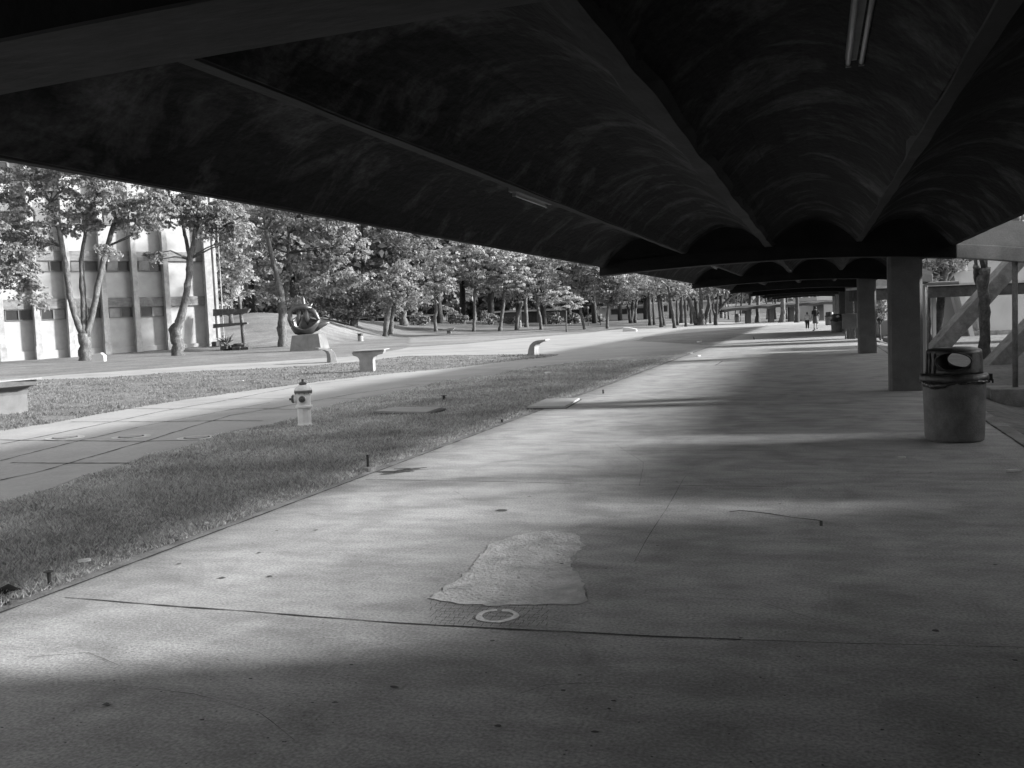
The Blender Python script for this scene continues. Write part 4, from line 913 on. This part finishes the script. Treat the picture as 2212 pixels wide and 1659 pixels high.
# ------------------------------------------------------------------ benches
def bench(base_px, label, rot, sc=1.0, flip=1):
    """curved concrete seat: a foot slab that bends over into a cantilevered top"""
    b = P(*base_px); t = thing('concrete_bench', b, label, 'bench', 'bent concrete benches on the lawn', rz=rot)
    prof = [(-.26, -.1), (-.2, .3), (-.12, .5), (.02, .63), (.2, .7), (.62, .74), (.62, .66), (.3, .6), (.18, .54), (.1, .42), (.08, .2), (.1, -.1)]
    MB().prism([(x * flip, -.5, z) for x, z in prof], (0, 1.0, 0)).build('body', M['stone'], t, bevel=.02)
    t.scale = (sc,) * 3; return t
def tee_bench(base_px, label, rot, w_=.9, L_=1.3, h=.72, m2='stone'):
    b = P(*base_px); t = thing('concrete_bench', b, label, 'bench', 'flared concrete benches on the lawn', rz=rot)
    n = 6; L = []
    L = [(-.27, -.1), (-.27, .42)] + [(-.27 - .18 * (1 - cos(k / n * pi / 2)), .42 + .16 * sin(k / n * pi / 2)) for k in range(1, n + 1)] + [(-.5, h - .06), (-.5, h)]
    R = [(.62, h + .02), (.55, h - .1), (.33, h - .14)] + [(.24, h - .2), (.2, h - .3), (.2, -.1)]
    MB().prism([(x, -.45, z) for x, z in L + R], (0, .9, 0)).build('stem', M[m2], t, bevel=.015)
    MB().prism([(-.46, -.5, h + .002), (.6, -.5, h + .022), (.72, .5, h + .03), (-.36, .5, h + .01)], (0, 0, .035)).build('top', M['stone'], t, bevel=.01)
    return t
bench((714, 783), 'curved concrete bench bending over to the left, below the sculpture pedestal', YAW + .35, .95, -1)
tee_bench((797, 803), 'flared concrete bench on the grass just right of the curved one', YAW + .05)
tee_bench((8, 896), 'concrete bench cut off by the left picture edge', YAW - .55, m2='column')  # stem in darker concrete, standing in for shade on it
bench((1156, 768), 'hook-shaped concrete bench at the tip of the grass island', YAW - .25, .95, 1)
p = P(970, 721); t = thing('lawn_table', p, 'small flat mushroom table at the foot of the slender crooked tree', 'table'); MB().box((-.25, -.2, -.1), (.25, .2, .4)).build('stem', M['pedestal'], t, bevel=.03); MB().prism([(-.5, -.5, .4), (.5, -.5, .42), (.8, -.5, .75), (-.75, -.5, .62)], (0, 1, 0)).build('top', M['stone'], t, bevel=.02)
t.rotation_euler = (0, 0, YAW)
p = P(1361, 716); t = thing('stone_block', p, 'white wedge-shaped concrete block at the far edge of the paving', 'stone block', rz=YAW - .2); MB().prism([(-.65, -.5, -.05), (.65, -.5, -.05), (.6, -.5, .22), (-.1, -.5, .38), (-.6, -.5, .42)], (0, 1, 0)).build('block', M['white'], t, bevel=.03)

# ------------------------------------------------------------------ hydrant
def hydrant():
    b = P(659, 919); t = thing('fire_hydrant', b, 'pale painted fire hydrant with dark caps standing in the near grass', 'fire hydrant', rz=YAW)
    MB().lathe([(.135, -.08), (.135, .02), (.118, .035), (.112, .3)], 8).build('barrel', M['hydrant'], t, bevel=.008)
    MB().lathe([(.125, .30), (.145, .31), (.145, .335), (.12, .345), (.118, .36), (.118, .54), (.125, .55)], 28).build('body', M['hydrant'], t, smoothed=False)
    MB().lathe([(.14, .55), (.15, .555), (.15, .585), (.14, .59)], 28).build('flange', M['pedestal'], t)
    MB().lathe([(.148, .5905), (.15, .60), (.142, .62), (.12, .655), (.09, .675), (.06, .685), (.05, .69)], 28).build('bonnet', M['hydrant'], t, smoothed=True)
    MB().lathe([(.055, .688), (.068, .70), (.066, .72), (.035, .735), (.02, .74), (.02, .765), (.022, .775), (.01, .785)], 16).build('operating_nut', M['hydcap'], t, smoothed=True)
    def nozzle(d, r, cap_r, name='nozzle_cap'):
        d = Vector(d).normalized(); c = Vector((0, 0, .455))
        MB().tube([c + d * .08, c + d * .155], r * 1.15, 16).build('nozzle', M['hydrant'], t)
        MB().tube([c + d * .151, c + d * .18, c + d * .20, c + d * .205, c + d * .235], [cap_r, cap_r, cap_r * .75, .02, .018], 12).build(name, M['hydcap'], t)
    nozzle((-1, -.1, 0), .065, .07); nozzle((.06, -1, 0), .052, .056) 
    mb = MB()
    for i in range(10): a = i / 10 * 2 * pi; mb.tube([(cos(a) * .138, sin(a) * .138, .536), (cos(a) * .138, sin(a) * .138, .60)], .008, 6)
    mb.build('bolts', M['hydcap'], t)
hydrant()

# ------------------------------------------------------------------ bins
def bool_cut(obj, cutter):
    md = obj.modifiers.new('cut', 'BOOLEAN'); md.object = cutter; md.operation = 'DIFFERENCE'; md.solver = 'EXACT'
    bpy.context.view_layer.update(); dg = bpy.context.evaluated_depsgraph_get()
    me = bpy.data.meshes.new_from_object(obj.evaluated_get(dg)); obj.modifiers.clear(); obj.data = me
    bpy.data.objects.remove(cutter)
def litter_bin(loc, label, rz=0, detail=True):
    t = thing('litter_bin', loc, label, 'litter bin', 'plastic litter bins', rz)
    prof = [(.30, 0), (.318, .012), (.326, .05), (.345, .72), (.352, .765), (.33, .765), (.322, .72), (.30, .06)]
    MB().lathe(prof, 48).build('body', M['binbody'], t, smoothed=True).data.polygons.foreach_set('use_smooth', [True] * (48 * 7 + 2))
    MB().lathe([(.352, .70), (.372, .705), (.378, .73), (.374, .775), (.352, .79), (.315, .795), (.312, .785), (.345, .775), (.345, .72)], 48).build('collar', M['binlid'], t, smoothed=True)
    hood = MB().lathe([(.318, .79), (.312, .82), (.305, 1.03), (.30, 1.06), (.285, 1.075), (.2, 1.095), (.05, 1.10), (.05, 1.08), (.2, 1.075), (.272, 1.055), (.287, 1.03), (.293, .82), (.295, .79)], 64).build('hood', M['binlid'], t, smoothed=True)
    if detail:
        cut = MB()
        # an oval hole straight through the hood, front and back
        n = 32; ring = [(cos(a) * .178, sin(a) * .098) for a in [2 * pi * i / n for i in range(n)]]
        cut.prism([(x + .05, -.6, .945 + z) for x, z in ring], (0, 1.2, 0)); co = cut.build('cutter', M['binlid'])
        co.location = t.location; co.rotation_euler = (0, 0, rz - .22); bpy.context.view_layer.update()
        bool_cut(hood, co); hood.data.polygons.foreach_set('use_smooth', [True] * len(hood.data.polygons))
        # moulded ring round the near opening
        R = Matrix.Rotation(-.22, 3, 'Z'); pts = []
        for i in range(33):
            a = 2 * pi * i / 32; x = .05 + cos(a) * .186; z = .945 + sin(a) * .105; pts.append(R @ Vector((x, -sqrt(max(.01, .308 ** 2 - x * x)) - .004, z)))
        MB().tube(pts, .010, 8, cap=False).build('rim_ring', M['binlid'], t, smoothed=True)
        # gathered edge of the bag under the collar
        mb = MB(); rr = random.Random(8); P2 = []; R2 = []
        for i in range(65):
            a = 2 * pi * i / 64; dz = rr.uniform(-.008, .008) - (.035 if 3.6 < a < 4.6 else 0) * sin((a - 3.6) * pi); P2.append(Vector((cos(a) * .363, sin(a) * .363, .70 + dz))); R2.append(.012 + rr.random() * .012 + (.022 if 3.7 < a < 4.5 else 0))
        mb.tube(P2, R2, 8, cap=False).build('bag', M['bag'], t, smoothed=True)
        mb = MB(); mb.box((.355, -.03, .70), (.41, .03, .785)); mb.box((.40, -.015, .67), (.42, .015, .72)); mb.build('clasp', M['binlid'], t, bevel=.008)
        mb = MB()
        for a in (3.55, 3.75, 4.0): mb.tube([(cos(a) * .31, sin(a) * .31, .80), (cos(a) * .309, sin(a) * .309, .95), (cos(a) * .304, sin(a) * .304, 1.04)], [.016, .022, .012], 6)
        mb.build('hood_ridge', M['binlid'], t, smoothed=True)
    return t
p = P0(2062, 958); d = (p - CAM); d.z = 0; d.normalize(); p = p + d * .32
main_bin = litter_bin((p.x, p.y, 0), 'grey plastic bin with a glossy black hooded lid, closest to the camera', rz=-atan2(p.x, p.y))
main_bin.scale = (.98, .98, .985)
b1 = P0(1808, 717); litter_bin((b1.x + .0, b1.y, 0), 'hooded bin with an open round mouth beside a column, half way down the walkway', rz=.5)
b2 = P0(1792, 702.5); c = litter_bin((b2.x, b2.y, 0), 'dark-lidded bin near the far end of the walkway', rz=.2, detail=False)
for x, y, lb in ((1559, 687, 'dark bin far off on the lawn behind the Y-shaped trunk'), (1593, 697, 'dark bin beside the first column of the crossing canopy'), (1302, 694, 'dark bin on the far lawn left of the windowed white building'), (1122 + 0, 708, 'dark bin between the two central trunks')):
    q = P(x, y); copy_tree(c, q, RND.random(), lb)
q = P(779, 737); t = thing('drum_bin', q, 'small pale drum bin with a dark rim on the lawn right of the sculpture', 'litter bin'); MB().lathe([(.2, -.05), (.21, .5), (.2, .52)], 20).build('drum', M['stone'], t, smoothed=False); MB().lathe([(.19, .521), (.2, .53), (.2, .7), (.23, .72), (.23, .76), (.2, .78)], 20).build('rim', M['binlid'], t)
t.scale = (1.35, 1.35, 1.0)

# electrical cabinet on the third column
q = Vector((1.35, 47.4, 0)); t = thing('electrical_cabinet', q, 'grey steel cabinet on a cluster of pipes beside the third column', 'cabinet')
MB().box((-.3, 0, .5), (.38, .32, 1.2)).build('box', M['cabinet'], t, bevel=.02); MB().box((-.27, -.012, .53), (.35, -.001, 1.17)).build('door', M['cabinet'], t, bevel=.005)
for x in (-.16, .05, .15, .24): MB().tube([(x, .2, -.02), (x, .2, .5)], .035, 8).build('conduit', M['cabinet'], t)
MB().tube([(.2, .2, 1.2), (.2, .2, 2.3)], .04, 8).build('conduit', M['cabinet'], t)

# ------------------------------------------------------------------ people
def skin_fig(name, joints, edges, rad, m, parent, sub=2):
    me = bpy.data.meshes.new(name); me.from_pydata([Vector(j) for j in joints], edges, []); o = bpy.data.objects.new(name, me); COL.objects.link(o)
    s = o.modifiers.new('skin', 'SKIN'); s.use_smooth_shade = True
    if not me.skin_vertices: bm = bmesh.new(); bm.from_mesh(me); bm.verts.layers.skin.verify(); bm.to_mesh(me); bm.free()
    for i, r_ in enumerate(rad):
        me.skin_vertices[0].data[i].radius = r_ if hasattr(r_, '__len__') else (r_, r_)
    me.skin_vertices[0].data[0].use_root = True
    sb = o.modifiers.new('s', 'SUBSURF'); sb.levels = sb.render_levels = sub
    bpy.context.view_layer.update(); dg = bpy.context.evaluated_depsgraph_get(); nm = bpy.data.meshes.new_from_object(o.evaluated_get(dg)); o.modifiers.clear(); o.data = nm
    nm.materials.clear(); nm.materials.append(m); nm.polygons.foreach_set('use_smooth', [True] * len(nm.polygons)); o.parent = parent; return o
def person(loc, H, label, hold, top, bottom, child=False, rz=0):
    t = thing('person', loc, label, 'person', rz=rz); k = H / 1.7
    st = .13   # half stride: mid-step, walking away from the camera (+y)
    hx = .24 * hold
    J = [(0, 0, .95), (0, 0, 1.1), (0, .01, 1.3), (0, .01, 1.43), (0, .0, 1.5), (0, .01, 1.58), (0, .01, 1.66),
         (-.1, 0, .9), (-.1, st * .7, .5), (-.1, st, .09), (-.1, st + .14, .03),
         (.1, 0, .9), (.1, -st * .3, .5), (.1, -st * 1.3, .1), (.1, -st * 1.3 + .14, .03),
         (-.17, 0, 1.38), (-.23, -.02, 1.1), (-.24 - (.06 if hold < 0 else 0), .06, .86), (-.25 - (.09 if hold < 0 else 0), .08, .77),
         (.17, 0, 1.38), (.23, -.02, 1.1), (.24 + (.06 if hold > 0 else 0), .06, .86), (.25 + (.09 if hold > 0 else 0), .08, .77)]
    E_ = [(0, 1), (1, 2), (2, 3), (3, 4), (4, 5), (5, 6), (0, 7), (7, 8), (8, 9), (9, 10), (0, 11), (11, 12), (12, 13), (13, 14), (3, 15), (15, 16), (16, 17), (17, 18), (3, 19), (19, 20), (20, 21), (21, 22)]
    Rr = [(.15, .11), (.125, .1), (.15, .11), (.12, .09), .055, (.075, .09), (.065, .075), .085, .06, .038, .035, .085, .06, .038, .035, .055, .04, .03, .028, .055, .04, .03, .028]
    # fingers
    for hi, sx in ((18, -1), (22, 1)):
        hx_, hy_, hz_ = J[hi]
        for f in range(4):
            J.append((hx_ + (f - 1.5) * .004, hy_ - .03 + f * .02, hz_ - .09 + abs(f - 1.4) * .008)); E_.append((hi, len(J) - 1)); Rr.append(.008)
        J.append((hx_ - sx * .03, hy_ + .03, hz_ - .045)); E_.append((hi, len(J) - 1)); Rr.append(.009)
    sc = lambda p: (p[0] * k, p[1] * k, p[2] * k)
    skin_fig('body', [sc(p) for p in J], E_, [tuple(v * k for v in r_) if hasattr(r_, '__len__') else r_ * k for r_ in Rr], M['skin'], t)
    MB().lathe([(.03, 0), (.085, .03), (.1, .09), (.095, .15), (.06, .2), (.01, .215)], 16, (0, -.012, 1.52)).build('hair', M['hair'], t, smoothed=True).scale = (k, k, k)
    def cloth(pts, r_, nm, m):
        MB().tube([Vector(p) * k for p in pts], [x * k for x in r_], 14).build(nm, M[m], t, smoothed=True)
    mb = MB(); mb.tube([(0, 0, .92 * k), (0, 0, 1.1 * k), (0, .01 * k, 1.3 * k), (0, .01 * k, 1.42 * k), (0, 0, 1.47 * k)], [.185 * k, .165 * k, .19 * k, .15 * k, .07 * k], 16)
    for s in (-1, 1): mb.tube([(s * .13 * k, 0, 1.4 * k), (s * .2 * k, 0, 1.34 * k), (s * .235 * k, -.02 * k, 1.12 * k)], [.07 * k, .07 * k, .06 * k], 12)
    mb.build('shirt', M[top], t, smoothed=True)
    if not child:
        cloth([(0, 0, 1.0), (0, 0, .9), (0, 0, .6), (0, 0, .42)], [.165, .205, .215, .225], 'skirt', bottom)
    else:
        mb = MB()
        for s, sy in ((-1, 1), (1, -1)):
            mb.tube([(s * .07 * k, 0, .95 * k), (s * .1 * k, 0, .8 * k), (s * .1 * k, st * k * (.7 if sy > 0 else -.3), .5 * k), (s * .1 * k, st * k * (1 if sy > 0 else -1.3), .13 * k)], [.12 * k, .12 * k, .09 * k, .07 * k], 12)
        mb.build('trousers', M[bottom], t, smoothed=True)
    mb = MB()
    for s, y0 in ((-1, st), (1, -st * 1.3)): mb.tube([(s * .1 * k, (y0 - .07) * k, .045 * k), (s * .1 * k, (y0 + .06) * k, .045 * k), (s * .1 * k, (y0 + .2) * k, .03 * k)], [.045 * k, .05 * k, .03 * k], 10)
    mb.build('shoes', M['white'] if child else M['darkcloth'], t, smoothed=True)
pa = P0(1762, 710.5); person((pa.x, pa.y, 0), 1.58, 'adult in dark top and grey skirt walking away, holding a child by the hand', -1, 'darkcloth', 'greycloth')
pc = P0(1746, 711.5); person((pa.x - .56, pa.y - .05, 0), 1.2, 'child in pale top, dark trousers and white shoes holding the adult\'s hand', 1, 'palecloth', 'darkcloth', True)

# ------------------------------------------------------------------ birds, pipe stubs, litter
def bird(px, label, sc, rz):
    q = P(*px); t = thing('bird', q, label, 'bird', rz=rz)
    skin_fig('body', [(0, 0, .09), (.05, 0, .11), (.085, 0, .15), (.105, 0, .175), (.135, 0, .17), (-.06, 0, .075), (-.14, 0, .05)], [(0, 1), (1, 2), (2, 3), (3, 4), (0, 5), (5, 6)], [.045, .04, .022, .022, .004, .03, .01], M['feather'], t)
    mb = MB()
    for s in (-1, 1): mb.tube([(.0, s * .015, .06), (.01, s * .016, .0), (.03, s * .016, .003)], [.006, .005, .003], 6)
    mb.build('legs', M['skin'], t); t.scale = (sc,) * 3
bird((1629, 735), 'dark bird standing on the walkway edge', 1.0, 1.9); bird((1758, 716), 'dark bird on the paving just behind the walking pair', .9, .4)
q = P0(20, 1285, 0); t = thing('dry_leaf', (q.x, q.y, .0), 'dark curled dry leaf lying in the grass at the left picture edge', 'leaf', rz=.5)
MB().tube([(-.05, 0, -.02), (-.035, 0, .03), (0, 0, .045), (.04, 0, .035), (.075, .01, .03)], [.012, .03, .028, .012, .003], 8).build('blade', M['darkcloth'], t, smoothed=True)
def stub(px, h, r_, label, top=True, puck=False, mk='steel'):
    q = P0(*px, -.02); t = thing('pipe_stub', q, label, 'pipe stub', 'rusty pipe stubs along the walkway edge')
    MB().tube([(0, 0, -.05), (.004, 0, h * .5), (0, .003, h)], [r_, r_ * 1.05, r_], 12).build('pipe', M['steel'], t, smoothed=True)
    if top: MB().lathe([(r_ * 1.2, h - .004), (r_ * 2.3, h), (r_ * 2.4, h + .006), (r_ * .6, h + .012)], 16).build('cap', M['steel'], t)
    if puck: MB().lathe([(.085, -.03), (.088, .05), (.08, .058)], 18).build('collar', M['kerb'], t, bevel=.006)
stub((107, 1270), .105, .013, 'rusty capped pipe stub standing at the kerb, nearest the camera')
stub((795, 1019), .19, .014, 'thin rusty pipe stub in a round concrete collar by the kerb', False, True)
stub((959, 866), .11, .03, 'short pipe stub in the grass right of the flat cover slab', True)
stub((1084, 914), .06, .02, 'tiny pipe stub beside the walkway edge', False)
stub((1303, 852), .1, .02, 'pipe stub beside the kerb beyond the pale cover slab', False)
for x, y, sz, rz, lb in ((184, 1212, .055, .4, 'white paper strip lying in the grass near the capped pipe stub'), (1183, 806, .12, 0, 'white scrap on the grass beyond the near path bend'), (521, 823, .14, 0, 'white scrap on the far strip of lawn left of the hydrant'), (444, 1130, .03, 1, 'tiny white scrap in the near grass'), (712, 757, .2, 0, 'white scrap by the pedestal foot'), (1491, 764, .14, 1, 'white scrap on the grass wedge at the walkway edge'), (1508, 770, .12, 0, 'white scrap lying on the kerb'),
                       (1510, 739, .16, 0, 'pale scrap on the far grass wedge'), (1947, 991, .05, 1.2, 'white straw on the paving left of the bin'), (2188, 1020, .09, 1.4, 'thin white straw on the paving right of the bin')):
    q = P0(x, y, .0); t = MB(); rr = random.Random(int(x)); n = 7
    thin = 'straw' in lb or 'strip' in lb
    V_ = [(cos(i / n * 6.28) * sz * rr.uniform(.6, 1), sin(i / n * 6.28) * sz * (rr.uniform(.5, .9) if not thin else .15), .03 * sz * rr.random() + .005) for i in range(n)]
    t.prism(V_, (0, 0, .02 if thin else sz * .3)); o = t.build('scrap', M['litter']); o.location = (q.x, q.y, .0 if U_L < q.x < U_R else -.01); o.rotation_euler = (0, 0, YAW + (0 if thin and x > 1900 else rz)); tag(o, lb, 'litter', 'scraps lying about')
# thin lamp posts on the far lawn
for x, y, yt, lb in ((995, 700, 665, 'slim dark lamp post left of the tall pale trunk'), (1271, 704, 663, 'slim lamp post behind the layered trees'), (1297, 702, 664, 'slim lamp post left of the dark far bin')):
    q = P(x, y); Z = depth_of(q); h = (y - yt) * Z / FPX; t = thing('lamp_post', q, lb, 'lamp post', 'slim lamp posts on the far lawn')
    MB().tube([(0, 0, -.2), (0, 0, h - .25)], .06, 8).build('pole', M['darkbark'], t); MB().lathe([(.06, h - .25), (.16, h - .2), (.2, h), (.05, h + .06)], 12).build('lantern', M['tin'], t)
bpy.context.view_layer.update()
